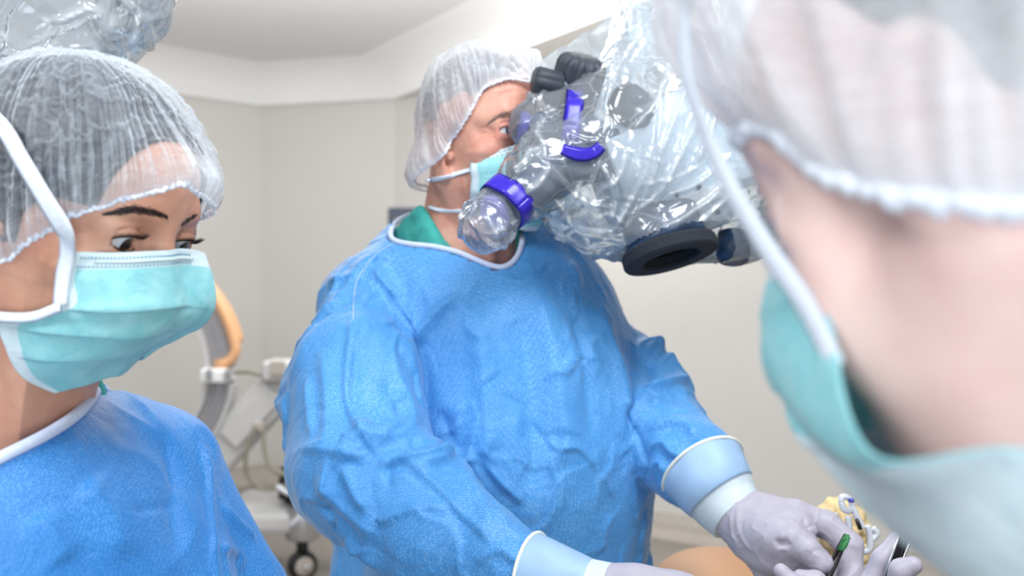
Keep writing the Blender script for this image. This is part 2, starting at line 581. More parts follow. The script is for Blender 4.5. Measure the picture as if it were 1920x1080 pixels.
# ------------------------------------------------------------------ implicit sculpting
class Field:
    def __init__(self, lo, hi, h):
        self.lo = np.asarray(lo, float)
        self.h = h
        self.n = np.ceil((np.asarray(hi, float) - self.lo) / h).astype(int) + 1
        self.v = np.full(self.n, 1.0, np.float32)

    def _sl(self, lo, hi):
        a = np.clip(np.floor((lo - self.lo) / self.h).astype(int), 0, self.n)
        b = np.clip(np.ceil((hi - self.lo) / self.h).astype(int) + 1, 0, self.n)
        return a, b

    def grid(self, a, b):
        ax = [(self.lo[i] + self.h * np.arange(a[i], b[i])).astype(np.float32) for i in range(3)]
        return ax[0][:, None, None], ax[1][None, :, None], ax[2][None, None, :]

    def op(self, lo, hi, fn, k, mode):
        m = k + 3 * self.h
        a, b = self._sl(np.asarray(lo) - m, np.asarray(hi) + m)
        if (b <= a).any():
            return
        X, Y, Z = self.grid(a, b)
        d = fn(X, Y, Z).astype(np.float32)
        s = np.s_[a[0]:b[0], a[1]:b[1], a[2]:b[2]]
        v = self.v[s]
        if mode == 'add':
            w = np.maximum(k - np.abs(v - d), 0) / max(k, 1e-6)
            self.v[s] = np.minimum(v, d) - w * w * k * 0.25
        else:
            d = -d
            w = np.maximum(k - np.abs(v - d), 0) / max(k, 1e-6)
            self.v[s] = np.maximum(v, d) + w * w * k * 0.25

    def ell(self, c, r, R=None, k=0.01, mode='add'):
        c = np.asarray(c, float)
        r = np.asarray(r, float)
        R = np.eye(3) if R is None else R
        e = np.sqrt(((R * r[None, :]) ** 2).sum(1))

        def fn(X, Y, Z):
            x, y, z = X - c[0], Y - c[1], Z - c[2]
            q = [(R[0, i] * x + R[1, i] * y + R[2, i] * z) / r[i] for i in range(3)]
            k0 = np.sqrt(q[0] ** 2 + q[1] ** 2 + q[2] ** 2)
            k1 = np.sqrt((q[0] / r[0]) ** 2 + (q[1] / r[1]) ** 2 + (q[2] / r[2]) ** 2)
            return k0 * (k0 - 1.0) / np.maximum(k1, 1e-6)
        self.op(c - e, c + e, fn, k, mode)

    def cone(self, a, b, ra, rb, k=0.01, mode='add'):
        a = np.asarray(a, float)
        b = np.asarray(b, float)
        d = b - a
        L2 = float((d * d).sum())
        rm = max(ra, rb)

        def fn(X, Y, Z):
            x, y, z = X - a[0], Y - a[1], Z - a[2]
            t = np.clip((x * d[0] + y * d[1] + z * d[2]) / L2, 0, 1)
            return np.sqrt((x - t * d[0]) ** 2 + (y - t * d[1]) ** 2 + (z - t * d[2]) ** 2) - (ra + (rb - ra) * t)
        self.op(np.minimum(a, b) - rm, np.maximum(a, b) + rm, fn, k, mode)

    def chain(self, pts, rads, k=0.01):
        for i in range(len(pts) - 1):
            self.cone(pts[i], pts[i + 1], rads[i], rads[i + 1], k)

    def prism_cut(self, poly, axis, depth, k=0.002):
        """remove everything above the plane of the polygon (and depth below it) inside the polygon extruded along axis"""
        poly = np.asarray(poly, float)
        ax = unit(axis)
        e1 = unit(np.cross(ax, (1.0, 0.2, 0)))
        e2 = np.cross(ax, e1)
        o = poly.mean(0)
        p2 = np.stack([(poly - o) @ e1, (poly - o) @ e2], 1)
        zlow = (poly - o) @ ax

        def fn(X, Y, Z):
            x, y, z = X - o[0], Y - o[1], Z - o[2]
            u = x * e1[0] + y * e1[1] + z * e1[2]
            v = x * e2[0] + y * e2[1] + z * e2[2]
            w = x * ax[0] + y * ax[1] + z * ax[2]
            d = np.full(u.shape, 1e9, np.float32)
            s = np.ones(u.shape, np.float32)
            n = len(p2)
            j = n - 1
            for i in range(n):
                ex, ey = p2[j] - p2[i]
                wx, wy = u - p2[i, 0], v - p2[i, 1]
                t = np.clip((wx * ex + wy * ey) / (ex * ex + ey * ey), 0, 1)
                d = np.minimum(d, (wx - ex * t) ** 2 + (wy - ey * t) ** 2)
                c1 = v >= p2[i, 1]
                c2 = v < p2[j, 1]
                c3 = ex * wy > ey * wx
                s = np.where((c1 & c2 & c3) | (~c1 & ~c2 & ~c3), -s, s)
                j = i
            d = s * np.sqrt(d)
            return np.maximum(d, -(w - zlow.min() + depth))
        lo = poly.min(0) - 0.10
        hi = poly.max(0) + 0.30
        self.op(lo, hi, fn, k, 'sub')

    def sample(self, p):
        q = (np.asarray(p, float) - self.lo) / self.h
        i = np.clip(np.floor(q).astype(int), 0, self.n - 2)
        f = np.clip(q - i, 0, 1)
        r = 0
        for dx in (0, 1):
            for dy in (0, 1):
                for dz in (0, 1):
                    w = (f[:, 0] if dx else 1 - f[:, 0]) * (f[:, 1] if dy else 1 - f[:, 1]) * (f[:, 2] if dz else 1 - f[:, 2])
                    r = r + w * self.v[i[:, 0] + dx, i[:, 1] + dy, i[:, 2] + dz]
        return r

    def mesh(self):
        v = self.v
        s = v < 0
        nx, ny, nz = v.shape
        cs = np.zeros((nx - 1, ny - 1, nz - 1), np.uint8)
        for dx in (0, 1):
            for dy in (0, 1):
                for dz in (0, 1):
                    cs += s[dx:nx - 1 + dx, dy:ny - 1 + dy, dz:nz - 1 + dz]
        act = (cs > 0) & (cs < 8)
        ci = np.argwhere(act)
        idx = np.full(act.shape, -1, np.int64)
        idx[act] = np.arange(len(ci))
        acc = np.zeros((len(ci), 3))
        cnt = np.zeros(len(ci))
        cr = [(0, 0, 0), (1, 0, 0), (0, 1, 0), (1, 1, 0), (0, 0, 1), (1, 0, 1), (0, 1, 1), (1, 1, 1)]
        ed = [(0, 1), (2, 3), (4, 5), (6, 7), (0, 2), (1, 3), (4, 6), (5, 7), (0, 4), (1, 5), (2, 6), (3, 7)]
        cv = [v[ci[:, 0] + c[0], ci[:, 1] + c[1], ci[:, 2] + c[2]].astype(float) for c in cr]
        for a, b in ed:
            va, vb = cv[a], cv[b]
            m = (va < 0) != (vb < 0)
            t = va[m] / (va[m] - vb[m])
            acc[m] += np.asarray(cr[a]) + t[:, None] * (np.asarray(cr[b]) - np.asarray(cr[a]))
            cnt[m] += 1
        V = self.lo + self.h * (ci + acc / cnt[:, None])
        Q = []
        for ax in range(3):
            sl0 = [slice(None)] * 3
            sl1 = [slice(None)] * 3
            sl0[ax] = slice(0, -1)
            sl1[ax] = slice(1, None)
            s0, s1 = s[tuple(sl0)], s[tuple(sl1)]
            e = np.argwhere(s0 != s1)
            o1, o2 = (ax + 1) % 3, (ax + 2) % 3
            lim = np.array(act.shape)
            ok = (e[:, o1] > 0) & (e[:, o2] > 0) & (e[:, o1] < lim[o1]) & (e[:, o2] < lim[o2])
            e = e[ok]
            fl = s0[e[:, 0], e[:, 1], e[:, 2]]
            q = []
            for d1, d2 in ((1, 1), (0, 1), (0, 0), (1, 0)):
                c = e.copy()
                c[:, o1] -= d1
                c[:, o2] -= d2
                q.append(idx[c[:, 0], c[:, 1], c[:, 2]])
            q = np.stack(q, 1)
            q[~fl] = q[~fl][:, ::-1]
            Q.append(q)
        Q = np.vstack(Q)
        Q = Q[(Q >= 0).all(1)]
        return V, Q


def normals(V, Q):
    n = np.cross(V[Q[:, 2]] - V[Q[:, 0]], V[Q[:, 3]] - V[Q[:, 1]])
    N = np.zeros_like(V)
    for k in range(4):
        np.add.at(N, Q[:, k], n)
    return N / (np.linalg.norm(N, axis=1)[:, None] + 1e-12)


def relax(V, Q, it=1, w=0.5):
    """light Laplacian smoothing"""
    for _ in range(it):
        S = np.zeros_like(V)
        c = np.zeros(len(V))
        for k in range(4):
            a, b = Q[:, k], Q[:, (k + 1) % 4]
            np.add.at(S, a, V[b])
            np.add.at(S, b, V[a])
            np.add.at(c, a, 1)
            np.add.at(c, b, 1)
        m = c > 0
        V = V.copy()
        V[m] = V[m] * (1 - w) + w * S[m] / c[m][:, None]
    return V


class Surf:
    """ray lookups on a finished surface, for laying folds, brows, ties and trims on it"""

    def __init__(self, V, Q):
        self.b = BVHTree.FromPolygons([tuple(x) for x in V.tolist()], [tuple(x) for x in Q.tolist()])

    def hit(self, px, py, dflt=1.0, off=0.0):
        o = Vector((0, 0, CAM_H))
        d = Vector(P(px, py, 1.0).tolist()) - o
        d.normalize()
        r = self.b.ray_cast(o, d)
        if r[0] is None:
            return P(px, py, dflt), np.array([0, -1.0, 0])
        n = np.array(r[1])
        if np.dot(n, np.array(d)) > 0:
            n = -n
        return np.array(r[0]) + n * off, n

    def hits(self, pp, n=None, dflt=1.0, off=0.0):
        pp = np.asarray(pp, float)
        if n:
            pp = catmull(pp, n)
        h = [self.hit(x, y, dflt, off) for x, y in pp]
        return np.array([a for a, _ in h]), np.array([b for _, b in h])


def fold(V, N, disp, line, w1, w2, h):
    """a crease/ridge along a 3-D line; w1/w2 are its widths on the two sides (one small = sharp edge)"""
    line = np.asarray(line, float)
    lo, hi = line.min(0) - 3 * max(w1, w2), line.max(0) + 3 * max(w1, w2)
    m = np.where(((V > lo) & (V < hi)).all(1))[0]
    if not len(m):
        return
    p = V[m]
    best = np.full(len(m), 9.0)
    tt = np.zeros(len(m))
    sd = np.zeros(len(m))
    L = len(line) - 1
    for i in range(L):
        a, b = line[i], line[i + 1]
        d = b - a
        t = np.clip(((p - a) @ d) / (d @ d + 1e-12), 0, 1)
        q = a + t[:, None] * d
        r = p - q
        dist = np.linalg.norm(r, axis=1)
        s = (np.cross(N[m], unit(d)) * r).sum(1)
        u = dist < best
        best[u] = dist[u]
        tt[u] = ((i + t) / L)[u]
        sd[u] = s[u]
    w = np.where(sd > 0, w1, w2)
    tp = np.clip(np.minimum(tt, 1 - tt) * 4.0, 0, 1)
    tp = tp * tp * (3 - 2 * tp)
    disp[m] += h * tp * np.exp(-(best / w) ** 1.6)


# ------------------------------------------------------------------ the room
Hs = 1.35 + CAM_H          # soffit height
A0 = np.array([-1.87, 7.48])
B0 = np.array([-0.84, 7.20])
Lw = np.array([-5.2, 4.21])
Rw = np.array([4.6, 3.02])


def wall_quad(name, a, b, z0, z1, mat, thick=0.12):
    a, b = np.asarray(a), np.asarray(b)
    d = unit(b - a)
    nrm = np.array([d[1], -d[0]])
    c = (a + b) / 2
    if nrm @ (np.array([0, 2.0]) - c) < 0:
        nrm = -nrm
    V = []
    for q in (a, b, b - nrm * thick, a - nrm * thick):
        V += [(q[0], q[1], z0), (q[0], q[1], z1)]
    Q = [(0, 2, 3, 1), (2, 4, 5, 3), (4, 6, 7, 5), (6, 0, 1, 7), (1, 3, 5, 7), (0, 6, 4, 2)]
    o = mesh_np(name, V, Q, mat, smooth=False)
    return tag(o, kind='structure')


wall_quad('wall_left', Lw, A0, 0, Hs + 0.01, M['wall'])
wall_quad('wall_back', A0, B0, 0, Hs + 0.01, M['wall'])
wall_quad('wall_right', B0, Rw, 0, Hs + 0.01, M['wall'])
wall_quad('wall_side_left', Lw, (-5.2, -2.0), 0, Hs + 0.01, M['wall'])
wall_quad('wall_side_right', Rw, (4.6, -2.0), 0, Hs + 0.01, M['wall'])
tag(box('floor', (-0.3, 2.6, -0.05), (10.2, 10.4, 0.1), M['floor'], bev=0), kind='structure')

# vinyl coving where floor meets wall
cp = [Lw, A0, B0, Rw]
V, Q = [], []
prof = [(0.0, 0.14), (0.012, 0.14), (0.016, 0.06), (0.04, 0.02), (0.09, 0.002)]
for i, q in enumerate(cp):
    ds = []
    if i > 0:
        ds.append(unit(cp[i] - cp[i - 1]))
    if i < 3:
        ds.append(unit(cp[i + 1] - cp[i]))
    d = unit(sum(ds))
    nrm = np.array([d[1], -d[0]])
    for x, z in prof:
        V.append((q[0] + nrm[0] * x, q[1] + nrm[1] * x, z))
n = len(prof)
for i in range(3):
    for k in range(n - 1):
        Q.append((i * n + k, (i + 1) * n + k, (i + 1) * n + k + 1, i * n + k + 1))
tag(mesh_np('baseboard_back', V, Q, M['coving']), kind='structure')

# tray ceiling: soffit border, white curved cove, grey raised panel
tray = [np.array([-4.4, 4.96]), np.array([-1.87, 7.44]), np.array([-0.84, 7.16]), np.array([0.498, 4.94]), np.array([2.3, 1.9]), np.array([2.3, -1.6]), np.array([-4.4, -1.6])]
ctr = np.array([-0.9, 2.6])
prof = [(0.0, 0.0), (0.0, 0.10), (0.03, 0.16), (0.09, 0.215), (0.18, 0.245), (0.30, 0.25)]
V, Q = [], []
m = len(tray)
n = len(prof)
for i, q in enumerate(tray):
    d0 = unit(tray[i] - tray[i - 1])
    d1 = unit(tray[(i + 1) % m] - tray[i])
    n0, n1 = np.array([d0[1], -d0[0]]), np.array([d1[1], -d1[0]])
    b = unit(n0 + n1)
    b = b / max(0.4, b @ n0)
    if b @ (ctr - q) < 0:
        b = -b
    for x, z in prof:
        V.append((q[0] + b[0] * x, q[1] + b[1] * x, Hs + z))
for i in range(m):
    j = (i + 1) % m
    for k in range(n - 1):
        Q.append((i * n + k, j * n + k, j * n + k + 1, i * n + k + 1))
tag(mesh_np('trim_1', V, Q, M['cove']), kind='structure')
top = [V[i * n + n - 1] for i in range(m)]
tag(mesh_np('ceiling', [(x, y, z + 0.001) for x, y, z in top] + [(x, y, z + 0.1) for x, y, z in top],
            [tuple(range(m)), tuple(range(m, 2 * m))[::-1]] + [(i, m + i, m + (i + 1) % m, (i + 1) % m) for i in range(m)], M['ceil'], smooth=False), kind='structure')
outer = [np.array([-5.4, 4.1]), np.array([-1.95, 7.75]), np.array([-0.75, 7.45]), np.array([2.2, 5.0]), np.array([4.8, 3.0]), np.array([4.8, -2.1]), np.array([-5.4, -2.1])]
V = [(q[0], q[1], Hs) for q in tray] + [(q[0], q[1], Hs) for q in outer] + [(q[0], q[1], Hs + 0.05) for q in tray] + [(q[0], q[1], Hs + 0.05) for q in outer]
Q = [(i, (i + 1) % m, m + (i + 1) % m, m + i) for i in range(m)] + [(2 * m + i, 3 * m + i, 3 * m + (i + 1) % m, 2 * m + (i + 1) % m) for i in range(m)]
tag(mesh_np('ceiling_border', V, Q, M['wall'], smooth=False), kind='structure')

# ------------------------------------------------------------------ C-arm X-ray unit standing by the back wall
D = 5.0
carm = thing('xray_c_arm', 'grey mobile C-arm X-ray unit with an orange grab rail by the back wall', 'medical machine', (-1.25, 5.05, 0))
cc = P(222, 690, D)
k = D / FPX
Rr = 218 * k


def arc_pts(r, a0, a1, n, dy=0.0):
    a = np.radians(np.linspace(a0, a1, n))
    return np.stack([cc[0] + r * np.cos(a), np.full(n, cc[1] + dy), cc[2] + r * np.sin(a)], 1)


# C-shaped beam: rectangular section swept round three quarters of a circle
def arc_beam(name, r0, r1, y0, y1, a0, a1, mat, parent, n=60):
    V, Q = [], []
    for a in np.radians(np.linspace(a0, a1, n)):
        for r, y in ((r0, y0), (r1, y0), (r1, y1), (r0, y1)):
            V.append((cc[0] + r * math.cos(a), cc[1] + y, cc[2] + r * math.sin(a)))
    for i in range(n - 1):
        for q in range(4):
            p = (q + 1) % 4
            Q.append((i * 4 + q, i * 4 + p, i * 4 + 4 + p, i * 4 + 4 + q))
    Q += [(3, 2, 1, 0), tuple((n - 1) * 4 + q for q in range(4))]
    return mesh_np(name, V, Q, mat, parent, smooth=False)


ring = arc_beam('c_arc', Rr - 0.115, Rr - 0.01, -0.06, 0.06, -120, 150, M['machine_d'], carm)
arc_beam('inner_flange', Rr - 0.125, Rr - 0.105, -0.075, 0.075, -120, 150, M['machine'], ring)
arc_beam('groove', Rr - 0.055, Rr - 0.045, -0.064, -0.05, -120, 150, M['steel'], ring)
arc_beam('outer_rail', Rr - 0.008, Rr + 0.014, -0.05, 0.05, -75, -8, M['machine'], ring)
rail = np.vstack([arc_pts(Rr + 0.03, 95, 9, 40, -0.06), [P(436, 672, D - 0.06), P(424, 681, D - 0.06), P(404, 684, D - 0.06)]])
tube('grab_rail', rail, 0.026, M['orange'], carm, n=12)
tube('grab_rail', arc_pts(Rr + 0.02, 95, 12, 40, 0.06), 0.024, M['orange'], carm, n=12)
clamp = box('clamp', P(410, 702, D - 0.02), (0.13, 0.2, 0.07), M['cove'], carm, bev=0.015)
for dx in (-0.045, 0.045):
    box('clamp_bolt', P(410, 702, D - 0.13) + np.array([dx, 0, 0]), (0.03, 0.03, 0.05), M['steel'], clamp, bev=0.006)
# support arm going up to the right
pA, pB = P(360, 905, D + 0.05), P(545, 705, D + 0.05)
dd = unit(pB - pA)
Ra = np.array([dd, np.cross([0, 1.0, 0], dd) * -1 * 0 + np.array([0, 1.0, 0]), np.cross(dd, [0, 1.0, 0])]).T
arm = box('support_arm', (pA + pB) / 2, (np.linalg.norm(pB - pA), 0.16, 0.20), M['machine'], carm, R=Ra, bev=0.03)
box('arm_cover', (pA * 0.35 + pB * 0.65) + np.array([0, -0.09, 0.0]), (0.34, 0.03, 0.12), M['machine'], arm, R=Ra, bev=0.012)
head_b = box('arm_head', P(545, 693, D), (0.24, 0.22, 0.10), M['machine'], carm, bev=0.02)
box('arm_head_plate', P(520, 690, D - 0.12), (0.07, 0.02, 0.07), M['coving'], head_b, bev=0.005)
col = box('column', P(600, 800, D + 0.12), (0.2, 0.24, 0.75), M['machine'], carm, bev=0.03)
tube('hose', catmull([P(438, 698, D - 0.05), P(470, 697, D - 0.05), P(500, 707, D - 0.05), P(530, 712, D - 0.05)], 20), 0.012, M['cable'], carm)
box('cable_hook', P(486, 800, D - 0.05), (0.06, 0.05, 0.05), M['coving'], carm, bev=0.012)
tube('cable', catmull([P(478, 800, D - 0.08), P(462, 845, D - 0.1), P(463, 890, D - 0.1), P(490, 915, D - 0.1), P(530, 912, D - 0.1), P(560, 890, D - 0.1), P(575, 870, D - 0.1)], 50), 0.011, M['cable'], carm)
tube('cable', catmull([P(493, 805, D - 0.08), P(497, 850, D - 0.1), P(512, 880, D - 0.12), P(545, 890, D - 0.12), P(575, 872, D - 0.12)], 40), 0.011, M['cable'], carm)
tube('cable', catmull([P(545, 790, D - 0.08), P(543, 830, D - 0.08), P(546, 880, D - 0.06), P(548, 900, D - 0.04)], 20), 0.02, M['cable'], carm)
tube('cable', catmull([P(520, 912, D - 0.2), P(545, 925, D - 0.22), P(575, 905, D - 0.2), P(578, 950, D - 0.2), P(545, 985, D - 0.2)], 40), 0.012, M['clip'], carm)
for i, (x, y, h) in enumerate([(535, 905, 0.16), (552, 898, 0.2), (566, 915, 0.16), (545, 930, 0.12)]):
    tube('connector_plug', [P(x, y + h / k / 2, D - 0.05 + 0.02 * i), P(x, y, D - 0.05 + 0.02 * i), P(x + 2, y - h / k / 2, D - 0.05 + 0.02 * i)], [0.035, 0.036, 0.022], M['black'], carm, n=12)
box('base_cover', P(520, 950, D + 0.15), (0.46, 0.42, 0.11), M['machine'], carm, bev=0.05)
box('base_beam', P(480, 975, D), (0.42, 0.18, 0.10), M['machine'], carm, bev=0.03)
lathe('beam_end', [(0, 0.075), (0.01, 0.085), (0.16, 0.085), (0.17, 0.075)], P(568, 1010, D - 0.02), (0, 0, 1), M['steel'], carm, n=28)
leg = box('outrigger', P(605, 970, D + 0.1), (0.30, 0.20, 0.09), M['machine'], carm, bev=0.03)


def caster(px, py, d, rz):
    c = P(px, py, d)
    c[2] = 0.075
    ax = (math.cos(rz), math.sin(rz), 0)
    w = lathe('caster_wheel', [(-0.025, 0.05), (-0.022, 0.072), (-0.01, 0.075), (0.01, 0.075), (0.022, 0.072), (0.025, 0.05)], c, ax, M['black'], carm, n=30)
    lathe('hub', [(-0.036, 0.02), (-0.034, 0.045), (-0.02, 0.05), (0.02, 0.05), (0.034, 0.045), (0.036, 0.02)], c, ax, M['coving'], w, n=24)
    lathe('axle', [(-0.06, 0.013), (0.06, 0.013)], c, ax, M['steel'], w, n=12)
    lathe('fork', [(0.0, 0.03), (0.07, 0.03)], c + np.array([0, 0, 0.07]), (0, 0, 1), M['black'], w, n=16)


caster(567, 1042, 4.98, -0.95)
caster(470, 1042, 5.35, -0.6)

# ------------------------------------------------------------------ wall screen behind the surgeon
sd = 6.35
scr = thing('wall_screen', 'navy framed wall screen behind the surgeon', 'screen', P(800, 470, sd))
ctrp = P(815, 455, sd)
fr = box('frame', ctrp, (0.585, 0.05, 0.44), M['navy'], scr, R=np.array([[1, 0, 0.0], [0, 1, 0], [0, 0, 1]]), bev=0.008)
box('screen_panel', ctrp + np.array([0, -0.028, -0.012]), (0.50, 0.01, 0.33), M['screen'], scr, bev=0.002)
tube('wall_bracket', [ctrp + np.array([0, 0.02, 0]), ctrp + np.array([0.02, 0.45, 0])], 0.03, M['steel'], scr)
# ------------------------------------------------------------------ figure building blocks
class Head:
    def __init__(self, yaw, pitch, roll, anchor, where, s):
        self.R = frame(yaw, pitch, roll)
        self.s = s
        self.C = np.asarray(where) - self.R @ (np.asarray(anchor) * s)

    def w(self, p):
        p = np.asarray(p, float)
        return self.C + (p * self.s) @ self.R.T if p.ndim > 1 else self.C + self.R @ (p * self.s)

    def d(self, v):
        return self.R @ np.asarray(v, float)


def to_local(H, w):
    return (np.asarray(w) - H.C) @ H.R / H.s


def press(H, V, a=0.013):
    """face flattened a little under the mask, as cloth presses on it"""
    L = to_local(H, V)
    w = np.clip((L[:, 0] - 0.030) / 0.045, 0, 1) * np.clip((-L[:, 2] - 0.014) / 0.025, 0, 1)
    V = V - (w * a)[:, None] * H.R[:, 0]
    w2 = np.clip((L[:, 0] - 0.030) / 0.02, 0, 1) * np.clip((-L[:, 2] - 0.03) / 0.02, 0, 1) * np.clip(np.abs(L[:, 1]) / 0.05, 0, 1) * np.sign(L[:, 1])
    w3 = np.clip((L[:, 0] - 0.03) / 0.03, 0, 1) * np.clip((-L[:, 2] - 0.085) / 0.02, 0, 1)
    V = V + (w3 * 0.010)[:, None] * (H.R[:, 2] - H.R[:, 0])
    return V - (w2 * 0.006)[:, None] * H.R[:, 1]


def sculpt_head(F, H, male=False, eye_open=0.0048, gaze_drop=0.0, ear=(0.0, 0.0, 0.0), back=0.0, brow_in=0.0):
    s = H.s
    R = H.R

    def ell(c, r, k=0.012, mode='add', Rl=None):
        F.ell(H.w(c), np.asarray(r) * s, R if Rl is None else R @ Rl, k * s, mode)

    def cone(a, b, ra, rb, k=0.01, mode='add'):
        F.cone(H.w(a), H.w(b), ra * s, rb * s, k * s, mode)

    ell((-0.012 + back, 0, 0.034), (0.097 - back, 0.075, 0.084))                      # skull
    ell((0.032, 0, 0.036), (0.058 - brow_in, 0.064 - brow_in, 0.062 - brow_in), 0.03)                 # forehead
    ell((0.030, 0, -0.045), (0.058, 0.058, 0.070), 0.03)                # face block
    for y in (-1, 1):
        cone((-0.008, 0.056 * y, -0.052), (0.058, 0.018 * y, -0.102), 0.020, 0.017, 0.03)   # jaw
        ell((0.056, 0.043 * y, -0.032), (0.026, 0.024, 0.020), 0.02)    # cheekbone
        ell((0.058, 0.032 * y, -0.060), (0.028, 0.028, 0.030), 0.025)   # cheek
        ell((0.010, 0.058 * y, 0.012), (0.04, 0.016, 0.04), 0.02)       # temple
    ell((0.068, 0, -0.102), (0.019, 0.024, 0.017), 0.02)                # chin
    b = 0.013 if male else 0.0105
    for y in (-1, 1):
        cone((0.078, 0.012 * y, 0.019), (0.0735, 0.032 * y, 0.0225), b, b, 0.012)
        cone((0.0735, 0.032 * y, 0.0225), (0.058, 0.051 * y, 0.016), b, b * 0.9, 0.012)
    # sockets, lids
    for y in (-1, 1):
        ell((0.094, 0.034 * y, 0.001), (0.017, 0.019, 0.0125), 0.010, 'sub')
    cone((0.0855, 0, 0.006), (0.096, 0, -0.020), 0.0085, 0.0095, 0.010)  # nose bridge
    cone((0.096, 0, -0.020), (0.108, 0, -0.040), 0.0095, 0.012, 0.006)
    for y in (-1, 1):
        ell((0.098, 0.010 * y, -0.043), (0.011, 0.008, 0.008), 0.008)
        e = np.array((0.0705, 0.0325 * y, -0.0005))
        ell(e, (0.0154, 0.0176, 0.0150), 0.005)                          # lids over the ball
        ell(e + (0, 0, 0.0085), (0.0155, 0.0175, 0.0085), 0.006)
        ell(e + (-0.001, 0, -0.0105), (0.0150, 0.0165, 0.007), 0.006)
        # lid opening: an almond slot
        ell(e + (0.0125, 0.0008 * y, -0.0012 - gaze_drop), (0.010, 0.0128, eye_open), 0.0012, 'sub')
        # upper lid crease
        for i in range(6):
            a0 = -0.8 + 1.6 * i / 6
            a1 = -0.8 + 1.6 * (i + 1) / 6
            q = lambda a: e + (0.0158 * math.cos(a) - 0.0004, 0.0158 * math.sin(a), 0.0098 - 0.0045 * a * a)
            cone(q(a0), q(a1), 0.0010, 0.0010, 0.0016, 'sub')
    # ears
    for y in (-1, 1):
        t = np.radians(14)
        Rl = np.array([[math.cos(t), 0, -math.sin(t)], [0, 1, 0], [math.sin(t), 0, math.cos(t)]])
        t2 = np.radians(22) * y
        R2 = np.array([[math.cos(t2), -math.sin(t2), 0], [math.sin(t2), math.cos(t2), 0], [0, 0, 1]])
        eo = np.array((ear[0], ear[1] * y, ear[2]))
        c = np.array((-0.016, 0.079 * y, -0.012)) + eo
        ell(c, (0.0185, 0.0065, 0.031), 0.006, 'add', Rl @ R2)
        ell(c + (0.004, 0.006 * y, 0.002), (0.0105, 0.0055, 0.019), 0.003, 'sub', Rl @ R2)
        ell(c + (0.001, 0.005 * y, 0.016), (0.0105, 0.0035, 0.006), 0.003, 'sub', Rl @ R2)
        ell(np.array((-0.007, 0.0765 * y, -0.037)) + eo, (0.010, 0.0065, 0.0110), 0.006)
        ell(np.array((0.0045, 0.076 * y, -0.014)) + eo, (0.004, 0.005, 0.007), 0.004)   # tragus


def eyeball(H, y, gaze, mat, parent, name='eyeball'):
    """ball with the iris towards gaze (head-local direction)"""
    bm = bmesh.new()
    bmesh.ops.create_uvsphere(bm, u_segments=40, v_segments=28, radius=0.0124 * H.s)
    for v in bm.verts:                       # cornea bulge about +x
        c = v.co.x / (0.0124 * H.s)
        if c > 0.86:
            v.co.x += 0.0016 * H.s * ((c - 0.86) / 0.14)
    me = bpy.data.meshes.new(name)
    bm.to_mesh(me)
    bm.free()
    me.materials.append(mat)
    me.polygons.foreach_set('use_smooth', np.ones(len(me.polygons), bool))
    o = link(name, me, parent)
    g = unit(H.d(gaze))
    q = Vector(g.tolist()).to_track_quat('X', 'Z')
    mw = Matrix.Translation(Vector(H.w((0.0712, 0.0325 * y, -0.0005)).tolist())) @ q.to_matrix().to_4x4()
    o.matrix_parent_inverse = parent.matrix_world.inverted()
    o.matrix_basis = mw
    return o


def strands(name, roots, dirs, lens, rad, mat, parent, curl=None, n=5):
    Vs, Qs = [], []
    base = 0
    for i, (r, d, L) in enumerate(zip(roots, dirs, lens)):
        t = np.linspace(0, 1, n)[:, None]
        c = curl[i] if curl is not None else np.zeros(3)
        pts = r + d * L * t + c * L * t ** 2
        V, Q = tube_geo(pts, rad * np.linspace(1, 0.15, n), 4)
        Vs.append(V)
        Qs += [tuple(base + k for k in q) for q in Q]
        base += len(V)
    return tag(mesh_np(name, np.vstack(Vs), Qs, mat, parent), kind='stuff')


def brow(surf, line, up_px, count, length, rad, mat, parent, rng, flow=(1, -0.4), dflt=1.0, name='eyebrow'):
    """hairs rooted on the skin along a pixel line of given half-thickness profile"""
    cl = catmull(line, 60)
    roots, dirs, lens, curls = [], [], [], []
    for _ in range(count):
        t = rng.random()
        i = t * 58
        a = cl[int(i)]
        th = up_px * math.sin(math.pi * min(1, (t * 0.86 + 0.12))) ** 0.7
        o = rng.normal(0, 0.42) * th
        p, nn = surf.hit(a[0], a[1] + o, dflt)
        tg = cl[min(59, int(i) + 1)] - a
        tg = tg / (np.linalg.norm(tg) + 1e-9)
        q, _n = surf.hit(a[0] + tg[0] * 6 * flow[0], a[1] + o + tg[1] * 6 * flow[0] + 6 * flow[1] * (0.4 + rng.random() * 0.6) * (1 if o > -th else 0.3), dflt)
        dv = q - p
        if np.linalg.norm(dv) > 0.03 or np.linalg.norm(dv) < 1e-5:
            continue
        d = unit(unit(dv) + 0.35 * nn)
        roots.append(p - nn * 0.0003)
        dirs.append(d)
        lens.append(length * (0.6 + 0.6 * rng.random()))
        curls.append(-0.45 * nn)
    return strands(name=name, roots=roots, dirs=dirs, lens=lens, rad=rad, mat=mat, parent=parent, curl=curls)


